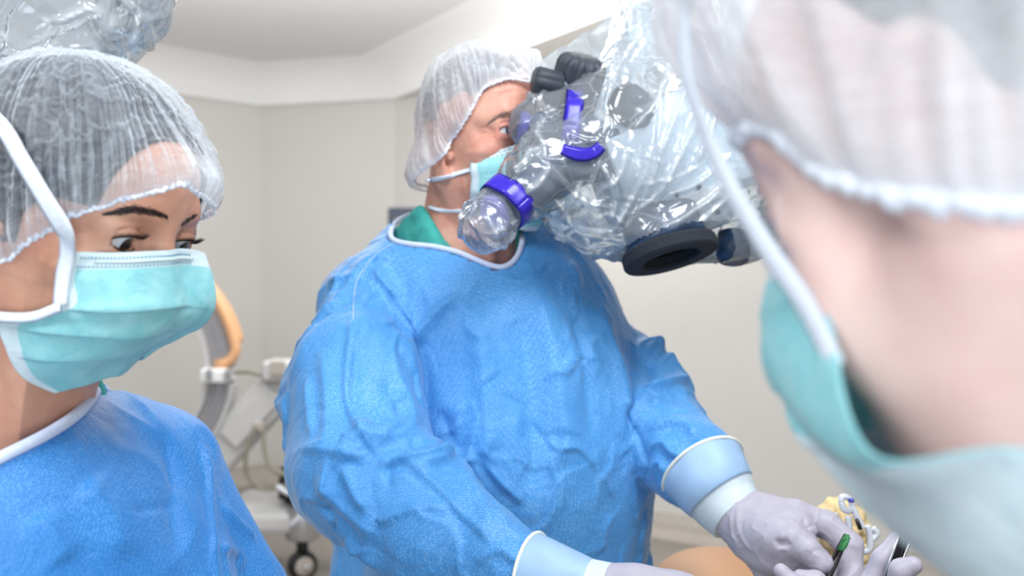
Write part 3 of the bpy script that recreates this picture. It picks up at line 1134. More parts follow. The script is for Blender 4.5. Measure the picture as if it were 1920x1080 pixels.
def bouffant(name, H, edge, center, apex, pc, pr, mat, parent, seed, gathers=46, amp=0.006, nu=300, nv=90, band=0.35, extra=None, bag=0.0):
    """cap: closed elastic edge curve (head-local), blown out over a puffy ellipsoid, gathered folds running up from the edge"""
    E = catmull(edge, nu, True)
    C = np.asarray(center, float)
    ap = unit(apex)
    pc, pr = np.asarray(pc, float), np.asarray(pr, float)
    ed = E - C
    re = np.linalg.norm(ed, axis=1)
    ed = ed / re[:, None]
    vs = np.linspace(0, 1, nv) ** 1.15
    ang = np.arccos(np.clip(ed @ ap, -1, 1))
    uu = np.arange(nu) / nu
    V = np.zeros((nv, nu, 3))
    dens = np.zeros((nv, nu))
    cu, su = np.cos(2 * np.pi * uu), np.sin(2 * np.pi * uu)
    for j, v in enumerate(vs):
        sa = np.sin(ang)
        d = (np.sin((1 - v) * ang) / sa)[:, None] * ed + (np.sin(v * ang) / sa)[:, None] * ap
        d /= np.linalg.norm(d, axis=1)[:, None]
        o = (C - pc) / pr
        dr = d / pr
        a = (dr ** 2).sum(1)
        b = 2 * (dr * o).sum(1)
        c = (o ** 2).sum() - 1
        rp = (-b + np.sqrt(np.maximum(b * b - 4 * a * c, 0))) / (2 * a)
        s = min(1.0, v / band)
        s = s * s * (3 - 2 * s)
        s0 = min(1.0, v / (band * 0.35))
        r = re * (1 - s) + rp * s
        r = r + bag * math.sin(math.pi * min(1, v / (band * 1.6))) ** 2
        # gathers: angular noise that fades and merges upwards
        fade = math.exp(-v * 2.6) * s0 + 0.25 * math.exp(-v)
        nz = np.stack([cu * gathers / 6.28, su * gathers / 6.28, np.full(nu, v * 1.6)], 1)
        g1 = perlin(nz, seed)
        g2 = perlin(nz * 2.1 + 7, seed + 1)
        big = perlin(np.stack([cu * 2.2, su * 2.2, np.full(nu, v * 4.0)], 1), seed + 2)
        cr = 1 - np.minimum(1, np.abs(g1) * 4)
        r = r + amp * fade * (1.5 * cr + 0.9 * g2) + amp * 1.3 * big * s
        mesh_n = perlin(d * 9 + seed, seed + 3)
        rid = np.maximum(0, 1 - np.abs(mesh_n) * 9)
        r = r + amp * 0.35 * rid * s
        V[j] = C + d * r[:, None]
        dens[j] = 0.26 * math.exp(-v * 16) + 0.24 * math.exp(-v * 6.5) + 0.17 * np.maximum(0, cr) ** 3 * fade + 0.11 * rid * s
    if extra is not None:
        V, dens = extra(V, dens, uu, vs)
    UV = np.stack(np.broadcast_arrays(uu[None, :], vs[:, None]), -1).reshape(-1, 2)
    idx = np.arange(nv * nu).reshape(nv, nu)
    a = idx[:-1]
    b = np.roll(idx, -1, 1)[:-1]
    c = np.roll(idx, -1, 1)[1:]
    d = idx[1:]
    Q = np.stack([a, b, c, d], -1).reshape(-1, 4)
    W = H.w(V.reshape(-1, 3))
    o = mesh_np(name, W, Q, mat, parent, uv=UV, dens=dens.ravel())
    return o, H.w(E)


def ruffle(edge_w, out, mat, parent, seed, rad=0.0028, wav=0.0016, n=900):
    """puckered elastic hem"""
    E = catmull(edge_w, n, True)
    c = E.mean(0)
    t = np.arange(n) / n
    nz = perlin(np.stack([np.cos(2 * np.pi * t) * 26, np.sin(2 * np.pi * t) * 26, 0 * t], 1), seed)
    n2 = perlin(np.stack([np.cos(2 * np.pi * t) * 26, np.sin(2 * np.pi * t) * 26, 0 * t + 9], 1), seed)
    T = np.roll(E, -1, 0) - np.roll(E, 1, 0)
    o = unit(out)
    rr = E - c
    rr = rr / np.linalg.norm(rr, axis=1)[:, None]
    up = np.cross(T, rr)
    up /= np.linalg.norm(up, axis=1)[:, None]
    pts = E + rr * (wav * nz * 2)[:, None] + up * (wav * n2 * 2.4)[:, None]
    return tube('elastic_hem', pts, rad * (1 + 0.5 * n2), mat, parent, n=8, closed=True)


def sheet(name, ctrl, nu, nv, mat, parent, disp=None, thick=0.0012, mats=None, fmat_fn=None):
    """smooth lofted sheet from a control grid [row][col] of 3-D points, given thickness"""
    G = np.asarray(ctrl, float)
    rows = np.stack([catmull(r, nu) for r in G])
    S = np.stack([catmull(rows[:, i], nv) for i in range(nu)], 1)      # nv, nu, 3
    du = np.gradient(S, axis=1)
    dv = np.gradient(S, axis=0)
    N = np.cross(du, dv)
    N /= np.linalg.norm(N, axis=2)[..., None] + 1e-12
    if disp is not None:
        u = np.linspace(0, 1, nu)[None, :] * np.ones((nv, 1))
        v = np.linspace(0, 1, nv)[:, None] * np.ones((1, nu))
        S = S + N * disp(u, v)[..., None]
    Bk = S - N * thick
    V = np.vstack([S.reshape(-1, 3), Bk.reshape(-1, 3)])
    idx = np.arange(nu * nv).reshape(nv, nu)
    q = np.stack([idx[:-1, :-1], idx[:-1, 1:], idx[1:, 1:], idx[1:, :-1]], -1).reshape(-1, 4)
    k = nu * nv
    rim = []
    loop = list(idx[0]) + list(idx[1:, -1]) + list(idx[-1, ::-1][1:]) + list(idx[1:-1, 0][::-1])
    for i in range(len(loop)):
        a, b = loop[i], loop[(i + 1) % len(loop)]
        rim.append((b, a, a + k, b + k))
    Q = np.vstack([q, q[:, ::-1] + k, np.array(rim)])
    fm = None
    if fmat_fn is not None:
        uc = (np.arange(nu - 1) + 0.5) / (nu - 1)
        vc = (np.arange(nv - 1) + 0.5) / (nv - 1)
        f1 = fmat_fn(uc[None, :] * np.ones((nv - 1, 1)), vc[:, None] * np.ones((1, nu - 1))).ravel()
        fm = np.concatenate([f1, f1, np.zeros(len(rim), int)])
    uvs = np.stack([np.tile(np.linspace(0, 1, nu), nv), np.repeat(np.linspace(0, 1, nv), nu)], 1)
    o = mesh_np(name, V, Q, mat, parent, mats=mats, fmat=fm, uv=np.vstack([uvs, uvs]))
    return o, S, N


def mask_mat(name, base, light):
    """pleated mask web: faint cloudy teal, pale welded edges"""
    t = NT(name)
    v = t.coord()
    n = t.noise(v, 60, 4, 0.6)
    f = t.noise(v, 900, 2, 0.6)
    c = t.mixc(t.ramp(n, [(0.3, (0, 0, 0, 1)), (0.7, (1, 1, 1, 1))]), base, light)
    nb = t.bump(f, 0.3, 0.0006)
    nb = t.bump(t.noise(v, 45, 3, 0.5, 0.8), 0.35, 0.006, nb)
    b = t.pbr(Base_Color=c, Roughness=0.75, Normal=nb, Specular_IOR_Level=0.25, Sheen_Weight=0.15)
    tl = t.n('ShaderNodeBsdfTranslucent', i_Color=light)
    return t.done(t.n('ShaderNodeMixShader', i_Fac=0.18, i_1=b.outputs[0], i_2=tl.outputs[0]).outputs[0])


M['mask'] = mask_mat('mask_teal_web', srgb(138, 212, 220), srgb(172, 228, 232))
M['mask_edge'] = mask_mat('mask_white_edge', srgb(212, 234, 240), srgb(226, 240, 246))
M['stitch'] = plain('mask_emboss_dash', srgb(112, 158, 176), 0.8)
M['eye_w'] = eye_mat('eye_brown', srgb(58, 34, 24), srgb(36, 22, 18))
M['eye_s'] = eye_mat('eye_blue_grey', srgb(60, 84, 104), srgb(26, 40, 54))


def dashes(name, pts, nrm, width, duty, count, mat, parent, off=0.0006):
    """row of little embossed dashes along a line on a surface (one strip)"""
    P0 = catmull(pts, count * 4 + 1)
    N0 = catmull(nrm, count * 4 + 1)
    Vs, Qs = [], []
    b = 0
    for i in range(count):
        s = P0[i * 4:i * 4 + 3]
        nn = N0[i * 4:i * 4 + 3]
        T = s[2] - s[0]
        W = unit(np.cross(unit(nn[1]), T)) * width / 2
        a = [s[0] + W, s[2] + W, s[2] - W, s[0] - W]
        up = unit(nn[1]) * off
        Vs += [q + up for q in a] + [q - up for q in a]
        Qs += [(b, b + 1, b + 2, b + 3), (b + 7, b + 6, b + 5, b + 4), (b, b + 4, b + 5, b + 1), (b + 1, b + 5, b + 6, b + 2), (b + 2, b + 6, b + 7, b + 3), (b + 3, b + 7, b + 4, b)]
        b += 8
    return tag(mesh_np(name, Vs, Qs, mat, parent, smooth=False), kind='stuff')


def creases(V, N, disp, count, rng, sel, lmin, lmax, hmax, bias):
    """random short sharp creases wandering over the cloth; bias is the preferred run direction"""
    ids = np.where(sel)[0]
    for _ in range(count):
        i = ids[rng.integers(len(ids))]
        p = V[i].copy()
        n = N[i]
        d = rng.normal(size=3) + np.asarray(bias) * rng.choice((-1, 1)) * 1.6
        d = unit(d - n * (d @ n))
        L = rng.uniform(lmin, lmax)
        side = np.cross(n, d)
        bend = rng.normal(0, 0.35)
        t = np.linspace(-0.5, 0.5, 9)[:, None]
        line = p + d * L * t + side * bend * L * (t ** 2) + side * 0.06 * L * np.sin(t * 13 + rng.random() * 6)
        h = hmax * rng.uniform(0.35, 1.0) * (1 if rng.random() < 0.7 else -1)
        w = rng.uniform(0.008, 0.020)
        fold(V, N, disp, line, w, rng.uniform(0.003, 0.005), h)
# ------------------------------------------------------------------ the surgeon at the microscope
surgeon = thing('person', 'surgeon in a blue gown, white cap and mask looking into the microscope eyepiece', 'person', (0.0, 1.55, 0.0))
HS = Head(45, 1, 0, (0.084, -0.031, 0), P(955, 243, 1.40), 1.06)

# body: head, neck and upper chest in one skin
F = Field(P(700, 60, 1.30) - (0.0, 0.05, 0.5), P(1120, 60, 1.62) + (0.0, 0.05, 0.06), 0.0019)
sculpt_head(F, HS, male=True, eye_open=0.0046, ear=(0.012, 0.0, -0.018), back=0.008, brow_in=0.003)
F.cone(HS.w((-0.030, 0, -0.045)), P(862, 470, 1.50), 0.056, 0.064, 0.03)
F.cone(HS.w((0.03, 0, -0.085)), P(918, 478, 1.475), 0.030, 0.040, 0.04)
F.ell(P(885, 535, 1.52), (0.10, 0.06, 0.05), None, 0.05)
# neck tendons and throat hollow
F.cone(HS.w((-0.012, -0.055, -0.062)), P(930, 490, 1.435), 0.013, 0.009, 0.02)
F.ell(P(962, 478, 1.435), (0.010, 0.012, 0.016), None, 0.02, 'sub')
V, Q = F.mesh()
V = relax(V, Q, 1, 0.35)
V = press(HS, V)
Nn = normals(V, Q)
dsp = 0.0006 * perlin(V * 60, 3) + 0.0004 * perlin(V * 150, 4)
sf = Surf(V, Q)
for ln, h in (([(925, 168), (950, 160), (975, 160)], -0.0011), ([(920, 182), (945, 174), (972, 172)], -0.0009),
              ([(935, 258), (948, 264), (962, 264)], -0.0012), ([(905, 236), (918, 243), (930, 247)], -0.0011), ([(902, 252), (916, 251), (930, 250)], -0.001),
              ([(905, 268), (918, 262), (932, 256)], -0.0009), ([(880, 410), (900, 440), (930, 470)], -0.0015), ([(850, 400), (880, 440), (915, 480)], -0.0012)):
    fold(V, Nn, dsp, sf.hits(ln, 14, 1.4)[0], 0.0022, 0.0022, h)
V = V + Nn * dsp[:, None]
body_s = mesh_np('body', V, Q, M['skin_s'], surgeon)
SS = Surf(V, Q)
for y in (-1, 1):
    eyeball(HS, y, (1, 0.10, 0.02), M['eye_s'], surgeon)
rng = np.random.default_rng(3)
brow(SS, [(988, 216), (965, 211), (945, 214), (928, 222), (915, 232)], 6.5, 420, 0.0085, 0.00022, M['brow_g'], surgeon, rng, flow=(1, 0.25), dflt=1.4)
# sideburn stubble of grey hair in front of the ear
brow(SS, [(858, 228), (852, 250), (846, 268)], 9, 160, 0.008, 0.0002, M['brow_g'], surgeon, rng, flow=(1, 0.1), dflt=1.4, name='sideburn')

# hair under the cap
F = Field(HS.C - 0.14, HS.C + 0.15, 0.004)
F.ell(HS.w((-0.004, 0, 0.040)), np.array((0.084, 0.079, 0.084)) * HS.s, HS.R)
F.ell(HS.w((0.028, 0, 0.044)), np.array((0.060, 0.067, 0.061)) * HS.s, HS.R, 0.02)
F.ell(HS.w((0.085, 0, -0.05)), np.array((0.090, 0.10, 0.122)) * HS.s, HS.R, 0.005, 'sub')
V, Q = F.mesh()
Nn = normals(V, Q)
V = V + Nn * (0.003 * perlin(V * np.array((60, 60, 60)), 5))[:, None]
mesh_np('hair', V, Q, M['hair_g'], surgeon)

# scrub top showing inside the gown neckline

F = Field((-0.26, 1.32, 1.36), (0.12, 1.72, 1.62), 0.0036)
F.cone(P(866, 520, 1.525), P(842, 404, 1.52), 0.108, 0.080, 0.02)
F.cone(P(860, 520, 1.55), P(690, 560, 1.52), 0.09, 0.06, 0.05)
F.cone(P(900, 540, 1.5), P(1050, 560, 1.6), 0.09, 0.06, 0.05)
F.cone(P(1090, 561, 1.40), P(820, 312, 1.40), 0.080, 0.080, 0.006, 'sub')
F.ell(P(800, 318, 1.52), (0.20, 0.20, 0.062), None, 0.006, 'sub')
F.ell(P(700, 360, 1.52), (0.085, 0.22, 0.062), None, 0.006, 'sub')
F.cone(P(868, 520, 1.50), P(850, 330, 1.51), 0.058, 0.062, 0.01, 'sub')
V, Q = F.mesh()
Nn = normals(V, Q)
V = V + Nn * (0.004 * perlin(V * 28, 8) + 0.002 * ridged(V * 22, 9))[:, None]
mesh_np('scrub_top', V, Q, M['scrub'], surgeon)

# gown: torso and two sleeves in one surface
F = Field((-0.44, 0.92, 0.98), (0.52, 1.86, 1.60), 0.0031)
I3 = np.eye(3)
ty = np.radians(-24)
RT = np.array([[math.cos(ty), -math.sin(ty), 0], [math.sin(ty), math.cos(ty), 0], [0, 0, 1.0]]).T
sR, sL = P(690, 572, 1.46), P(1040, 592, 1.62)          # shoulders
F.cone(sR, sL, 0.070, 0.070, 0.05)
F.cone(P(785, 510, 1.50), P(965, 520, 1.57), 0.064, 0.064, 0.06)
F.cone(P(800, 470, 1.53), P(960, 480, 1.54), 0.06, 0.06, 0.04)
F.ell(P(925, 640, 1.52), (0.205, 0.135, 0.19), RT, 0.06)
F.ell(P(985, 860, 1.49), (0.182, 0.165, 0.26), RT, 0.10)
F.cone(P(960, 900, 1.52), P(930, 1240, 1.54), 0.19, 0.225, 0.08)
F.cone(P(720, 960, 1.60), P(715, 1240, 1.60), 0.07, 0.10, 0.05)
FA = Field((-0.44, 0.92, 0.98), (0.52, 1.86, 1.60), 0.0031)
# his right arm (screen left), hanging forward in front of the torso
eR = P(688, 882, 1.27)
FA.cone(sR + np.array((0.0, -0.01, -0.005)), P(676, 700, 1.36), 0.064, 0.082, 0.03)
FA.cone(P(668, 700, 1.36), eR, 0.085, 0.086, 0.016)
FA.ell(P(790, 862, 1.235), (0.034, 0.03, 0.012), None, 0.02)
FA.cone(P(640, 760, 1.40), P(650, 880, 1.33), 0.075, 0.08, 0.03)
FA.cone(eR, P(828, 1012, 1.19), 0.086, 0.074, 0.012)
FA.cone(P(828, 1012, 1.19), P(985, 1076, 1.12), 0.074, 0.040, 0.016)
FA.cone(P(985, 1073, 1.12), P(1040, 1088, 1.105), 0.036, 0.026, 0.01)
FA.cone(P(560, 735, 1.41), P(640, 740, 1.36), 0.020, 0.06, 0.04)        # elbow-side bag of the sleeve
FB = Field((-0.44, 0.92, 0.98), (0.52, 1.86, 1.60), 0.0031)
# his left arm (screen right), reaching down to the field
FB.cone(sL, P(1145, 700, 1.56), 0.062, 0.068, 0.03)
FB.cone(P(1150, 705, 1.56), P(1225, 812, 1.45), 0.074, 0.072, 0.02)
FB.cone(P(1205, 710, 1.52), P(1228, 728, 1.50), 0.050, 0.048, 0.02)
FB.cone(P(1225, 812, 1.45), P(1300, 868, 1.37), 0.072, 0.060, 0.02)
FB.cone(P(1300, 866, 1.37), P(1345, 915, 1.335), 0.056, 0.034, 0.01)
for G_ in (FA, FB):
    w_ = np.maximum(0.007 - np.abs(F.v - G_.v), 0) / 0.007
    F.v = np.minimum(F.v, G_.v) - w_ * w_ * (0.007 * 0.25)
del FA, FB
V, Q = F.mesh()
base_s = Surf(V, Q)
nl = [(733, 432), (738, 450), (770, 458), (810, 462), (855, 472), (890, 486), (918, 497), (940, 501), (958, 494), (970, 480), (977, 462), (979, 447)]
rimpts = [base_s.hit(x, y, 1.45)[0] for x, y in nl]
back = [P(975, 432, 1.56), P(930, 412, 1.62), P(870, 398, 1.64), P(800, 396, 1.63), P(752, 410, 1.60)]
rim = np.array(rimpts + back)
F.prism_cut(catmull(rim, 60, True), (0.05, 0.12, 1.0), 0.05)
V, Q = F.mesh()
V = relax(V, Q, 1, 0.4)
Nn = normals(V, Q)
dsp = np.zeros(len(V))
# broad cloth relief: soft billows plus crumple ridges, warped so that they wander
wv = np.stack([perlin(V * 5, 21), perlin(V * 5, 22), perlin(V * 5, 23)], 1)
aniso = np.array((1.25, 1.0, 0.62))
dsp += 0.011 * perlin(V * np.array((8.5, 8.5, 3.4)) + wv, 24) + 0.004 * perlin(V * np.array((17, 17, 7)) + wv, 29)
rg = ridged(V * 9 * aniso + wv * 1.8, 25, 1)
onarm = ((V[:, 0] < -0.10) | (V[:, 0] > 0.17) | (V[:, 1] < 1.27)).astype(float)
amask = np.clip(0.5 + 1.6 * perlin(V * 4, 30), 0.10, 1.0) * (0.35 + 0.65 * onarm)
dsp += 0.0050 * rg ** 3 * amask
rg2 = ridged(V * 21 + wv * 2.5, 26, 1)
dsp += 0.0016 * (0.3 + 0.7 * onarm) * rg2 ** 5 * np.clip(0.4 + 2 * perlin(V * 6, 31), 0, 1)
cr = ridged(V * 16 * np.array((1, 1, 0.8)) + wv * 3, 28, 1)
dsp -= 0.0012 * (0.3 + 0.7 * onarm) * cr ** 8
FS = Surf(V, Q)
folds_s = [
    ([(866, 548), (838, 572), (806, 602), (790, 626), (789, 655)], 0.010, 0.006, 0.013),
    ([(690, 490), (722, 535), (752, 580), (778, 622), (789, 652)], 0.012, 0.006, 0.011),
    ([(726, 560), (745, 600), (775, 640)], 0.008, 0.010, -0.007),
    ([(655, 560), (658, 620), (652, 680), (650, 740), (664, 790), (692, 836), (722, 862)], 0.014, 0.004, 0.010),
    ([(664, 640), (668, 690), (664, 740), (672, 800)], 0.004, 0.010, -0.006),
    ([(700, 872), (745, 866), (790, 864), (822, 858), (836, 846)], 0.010, 0.005, 0.015),
    ([(836, 846), (834, 862), (818, 872), (780, 878)], 0.006, 0.006, 0.010),
    ([(836, 846), (862, 858), (885, 880)], 0.012, 0.008, 0.008),
    ([(730, 856), (775, 880), (820, 916), (862, 962), (905, 1004), (938, 1040)], 0.012, 0.003, 0.0065),
    ([(560, 840), (610, 846), (660, 856), (700, 858)], 0.012, 0.006, 0.008),
    ([(640, 870), (655, 900), (672, 935), (700, 960)], 0.010, 0.006, 0.008),
    ([(590, 880), (625, 930), (668, 975), (720, 1010)], 0.014, 0.008, 0.008),
    ([(700, 985), (750, 962), (800, 950), (850, 958)], 0.010, 0.006, 0.005),
    ([(610, 960), (650, 1000), (690, 1040), (730, 1075)], 0.012, 0.008, 0.007),
    ([(720, 700), (740, 760), (745, 820)], 0.012, 0.012, -0.006),
    ([(600, 640), (612, 720), (618, 800), (606, 860)], 0.014, 0.010, 0.007),
    ([(575, 700), (580, 760), (590, 830)], 0.010, 0.005, 0.007),
    ([(960, 560), (985, 640), (1000, 740), (1000, 860), (990, 980)], 0.020, 0.020, -0.010),
    ([(1000, 530), (1030, 640), (1050, 760), (1060, 900)], 0.024, 0.014, 0.011),
    ([(1060, 520), (1085, 620), (1105, 740), (1110, 860)], 0.020, 0.018, -0.009),
    ([(1110, 560), (1140, 640), (1160, 730), (1168, 840)], 0.018, 0.010, 0.010),
    ([(890, 560), (900, 660), (915, 780), (920, 900)], 0.026, 0.016, 0.011),
    ([(820, 760), (850, 830), (880, 860)], 0.014, 0.010, -0.008),
    ([(1028, 786), (1030, 820), (1044, 842), (1080, 842), (1110, 870), (1130, 910), (1142, 940)], 0.006, 0.003, 0.004),
    ([(1110, 845), (1130, 890), (1158, 945)], 0.006, 0.003, 0.004),
    ([(905, 860), (935, 900), (960, 925), (985, 950)], 0.010, 0.003, 0.007),
    ([(1160, 770), (1185, 800), (1198, 830)], 0.006, 0.004, -0.005),
    ([(840, 790), (860, 880), (900, 960), (960, 1010)], 0.02, 0.01, 0.006),
    ([(1070, 480), (1085, 540), (1095, 600)], 0.01, 0.01, 0.005),
    # left sleeve
    ([(1200, 668), (1228, 652), (1252, 660), (1258, 688)], 0.010, 0.006, 0.012),
    ([(1205, 735), (1240, 728), (1272, 716), (1288, 712)], 0.012, 0.005, 0.014),
    ([(1212, 760), (1250, 745), (1290, 740)], 0.010, 0.010, -0.008),
    ([(1205, 810), (1250, 795), (1290, 800), (1306, 836)], 0.014, 0.006, 0.009),
    ([(1212, 850), (1240, 830), (1262, 850), (1290, 856)], 0.010, 0.006, 0.009),
    ([(1215, 890), (1235, 868), (1250, 900)], 0.008, 0.005, 0.007),
    ([(1340, 835), (1360, 850), (1382, 875)], 0.010, 0.006, 0.008),
    ([(1215, 670), (1222, 700), (1230, 726)], 0.008, 0.008, -0.009),
]
for ln, w1, w2, h in folds_s:
    fold(V, Nn, dsp, FS.hits(ln, 5 * len(ln), 1.4)[0], w1, w2, h)
# scattered sharp creases
vis = Nn[:, 1] < 0.25
armz = vis & ((V[:, 0] < -0.10) | (V[:, 0] > 0.17) | (V[:, 1] < 1.27))
torso = vis & ~armz
crng = np.random.default_rng(17)
creases(V, Nn, dsp, 75, crng, armz, 0.07, 0.20, 0.0075, (0.7, 0, 0.9))
creases(V, Nn, dsp, 45, crng, torso, 0.08, 0.22, 0.0042, (0.15, 0, 1.3))
# quiet the cloth right at the neckline
rd = np.full(len(V), 9.0)
for q in catmull(rim, 40, True):
    rd = np.minimum(rd, np.sqrt(((V - q) ** 2).sum(1)))
dsp *= np.clip(rd / 0.05, 0, 1)
V = V + Nn * dsp[:, None]
gown_s = mesh_np('gown', V, Q, M['gown'], surgeon)
GS = Surf(V, Q)
tube('neck_trim', catmull(rim, 140, True), 0.0042, M['trim'], gown_s, n=8, closed=True)
# dotted seam where the sleeve is set in
for ln in ([(742, 455), (706, 476), (672, 520), (664, 560), (662, 600)],):
    sp, sn = GS.hits(ln, 40, 1.4, 0.0005)
    dashes('sleeve_seam', sp, sn, 0.0014, 0.5, 42, M['trim'], gown_s, 0.0004)


# gloves
def glove_cuff(name, pts, rads, mat, parent, seed, amp=0.002, n=48, m=30):
    P0 = catmull(pts, m)
    r0 = catmull(np.asarray(rads, float)[:, None], m)[:, 0]
    V, Q = tube_geo(P0, r0, n)
    nz = perlin(V * 30, seed)
    axis = np.repeat(P0, n, 0)
    d = V - axis
    V = axis + d * (1 + amp * nz / 0.04)[:, None]
    return mesh_np(name, V, Q, mat, parent)


def hand_field(h, lo, hi, palm, fingers, k=0.006):
    F = Field(lo, hi, h)
    for c, r, R in palm:
        F.ell(c, r, R, 0.016)
    for pts, rads in fingers:
        F.chain(pts, rads, k)
    return F


# left hand (screen right)
gl = P(1330, 893, 1.345)
glove_l = glove_cuff('glove', [P(1318, 880, 1.352), P(1335, 905, 1.335), P(1352, 928, 1.325)], [0.0600, 0.0555, 0.0500], M['glove_b'], surgeon, 41)
glove_cuff('cuff_band', [P(1344, 918, 1.332), P(1362, 944, 1.32), P(1384, 970, 1.305)], [0.0508, 0.0445, 0.0392], M['glove_c'], glove_l, 42)
bd = unit(P(1335, 905, 1.335) - P(1318, 880, 1.352))
e1 = unit(np.cross(bd, (0, 0, 1)))
e2 = np.cross(bd, e1)
ring_pts = np.array([P(1318, 880, 1.352) + 0.0602 * (math.cos(a) * e1 + math.sin(a) * e2) for a in np.linspace(0, 2 * math.pi, 60, endpoint=False)])
tube('rolled_bead', ring_pts, 0.0024, M['bead'], glove_l, closed=True, n=8)
pw = P(1385, 968, 1.305)
pal = P(1446, 1008, 1.265)
wr_d = unit(pal - pw)
side = unit(np.cross(wr_d, (0, -1.0, 0.25)))
nrm = np.cross(side, wr_d)
RP = np.array([wr_d, side, nrm]).T
F = Field((0.255, 1.10, 0.93), (0.50, 1.40, 1.20), 0.0019)
F.cone(P(1372, 955, 1.312), P(1412, 985, 1.29), 0.0365, 0.0365, 0.02)
F.ell(pal, (0.056, 0.044, 0.026), RP, 0.022)
F.ell(P(1470, 985, 1.27), (0.042, 0.030, 0.022), RP, 0.02)
# thumb
F.chain([P(1425, 1002, 1.262), P(1484, 1006, 1.228), P(1512, 1030, 1.215), P(1541, 1057, 1.205)], [0.022, 0.0165, 0.0150, 0.0135], 0.008)
F.ell(P(1452, 1012, 1.24), (0.026, 0.020, 0.018), RP, 0.02)
# index, curling over and down
F.chain([P(1490, 966, 1.275), P(1550, 984, 1.268), P(1594, 1022, 1.25), P(1597, 1078, 1.23), P(1576, 1118, 1.21)], [0.020, 0.0165, 0.0155, 0.0140, 0.012], 0.006)
# middle, ring, little behind and below
F.chain([P(1478, 1010, 1.275), P(1530, 1050, 1.262), P(1566, 1092, 1.25), P(1560, 1150, 1.235)], [0.022, 0.0165, 0.0155, 0.013], 0.006)
F.chain([P(1455, 1035, 1.275), P(1495, 1080, 1.262), P(1530, 1130, 1.25), P(1520, 1180, 1.24)], [0.022, 0.016, 0.0145, 0.0125], 0.006)
F.chain([P(1430, 1050, 1.275), P(1455, 1105, 1.265), P(1485, 1150, 1.25), P(1480, 1190, 1.24)], [0.020, 0.0145, 0.013, 0.0115], 0.006)
V, Q = F.mesh()
Nn = normals(V, Q)
dsp = 0.0012 * perlin(V * 45, 51) + 0.0010 * ridged(V * 55, 52, 1) ** 4
HF = Surf(V, Q)
for ln, w1, w2, h in (([(1448, 1013), (1466, 1017), (1482, 1010)], 0.003, 0.003, -0.003), ([(1452, 1022), (1470, 1024), (1486, 1018)], 0.003, 0.002, -0.003),
                      ([(1384, 940), (1372, 965), (1372, 1000), (1390, 1030)], 0.003, 0.003, 0.0018),
                      ([(1395, 935), (1382, 965), (1392, 1010), (1420, 1040)], 0.002, 0.003, 0.0015),
                      ([(1506, 968), (1512, 984), (1530, 1002), (1548, 1022)], 0.002, 0.003, -0.003), ([(1512, 992), (1520, 986), (1530, 984)], 0.002, 0.002, -0.0015),
                      ([(1522, 1040), (1528, 1032), (1540, 1032), (1550, 1040)], 0.0015, 0.0015, -0.001),
                      ([(1518, 1052), (1519, 1042), (1526, 1034)], 0.0015, 0.0015, -0.001), ([(1552, 1042), (1553, 1050), (1550, 1060)], 0.0015, 0.0015, -0.001)):
    fold(V, Nn, dsp, HF.hits(ln, 5 * len(ln), 1.25)[0], w1, w2, h)
V = V + Nn * dsp[:, None]
hand_l = mesh_np('hand', V, Q, M['glove'], glove_l)

# right hand (screen bottom), mostly below the frame
glove_r = glove_cuff('glove', [P(996, 1078, 1.12), P(1030, 1086, 1.11), P(1075, 1095, 1.10), P(1105, 1100, 1.095)], [0.0465, 0.0425, 0.0350, 0.030], M['glove_b'], surgeon, 43)
glove_cuff('cuff_band', [P(1085, 1097, 1.098), P(1120, 1102, 1.09), P(1150, 1106, 1.085)], [0.0318, 0.029, 0.0275], M['glove_c'], glove_r, 44)
bd = unit(P(1030, 1086, 1.11) - P(996, 1078, 1.12))
e1 = unit(np.cross(bd, (0, 0, 1)))
e2 = np.cross(bd, e1)
ring_pts = np.array([P(996, 1078, 1.12) + 0.0468 * (math.cos(a) * e1 + math.sin(a) * e2) for a in np.linspace(0, 2 * math.pi, 50, endpoint=False)])
tube('rolled_bead', ring_pts, 0.0022, M['bead'], glove_r, closed=True, n=8)
F = Field((0.08, 0.98, 1.02), (0.36, 1.18, 1.18), 0.003)
F.cone(P(1140, 1104, 1.087), P(1180, 1108, 1.08), 0.0275, 0.028, 0.01)
F.ell(P(1240, 1112, 1.07), (0.052, 0.040, 0.024), None, 0.02)
for i, dy in enumerate((-0.028, -0.009, 0.010, 0.028)):
    a = P(1290, 1115, 1.065) + np.array((0, dy, 0))
    F.chain([a, a + np.array((0.035, 0, -0.004)), a + np.array((0.058, -0.002, -0.020)), a + np.array((0.066, -0.002, -0.038))], [0.0125, 0.0115, 0.0105, 0.0095], 0.005)
F.chain([P(1200, 1120, 1.05), P(1240, 1150, 1.03), P(1290, 1165, 1.02)], [0.016, 0.013, 0.011], 0.008)
V, Q = F.mesh()
mesh_np('hand', V, Q, M['glove'], glove_r)

# cap, mask and ties


near = []
for x, y in [(958, 152), (930, 157), (906, 172), (888, 204), (868, 238), (850, 264), (832, 292), (812, 326)]:
    p, nn = SS.hit(x, y, 1.42, 0.005)
    near.append(to_local(HS, p))
near = np.array(near)
near[-1] = (-0.022, -0.092, -0.048)
near[-2] = near[-2] + (0, -0.004, 0)
nape = np.array([(-0.050, -0.082, -0.056), (-0.080, -0.042, -0.060), (-0.080, 0.042, -0.060), (-0.050, 0.082, -0.056)])
far = near[::-1] * np.array((1, -1, 1))
front = np.array([(0.099, 0.0, 0.064)])
edge = np.vstack([front, near, nape, far])


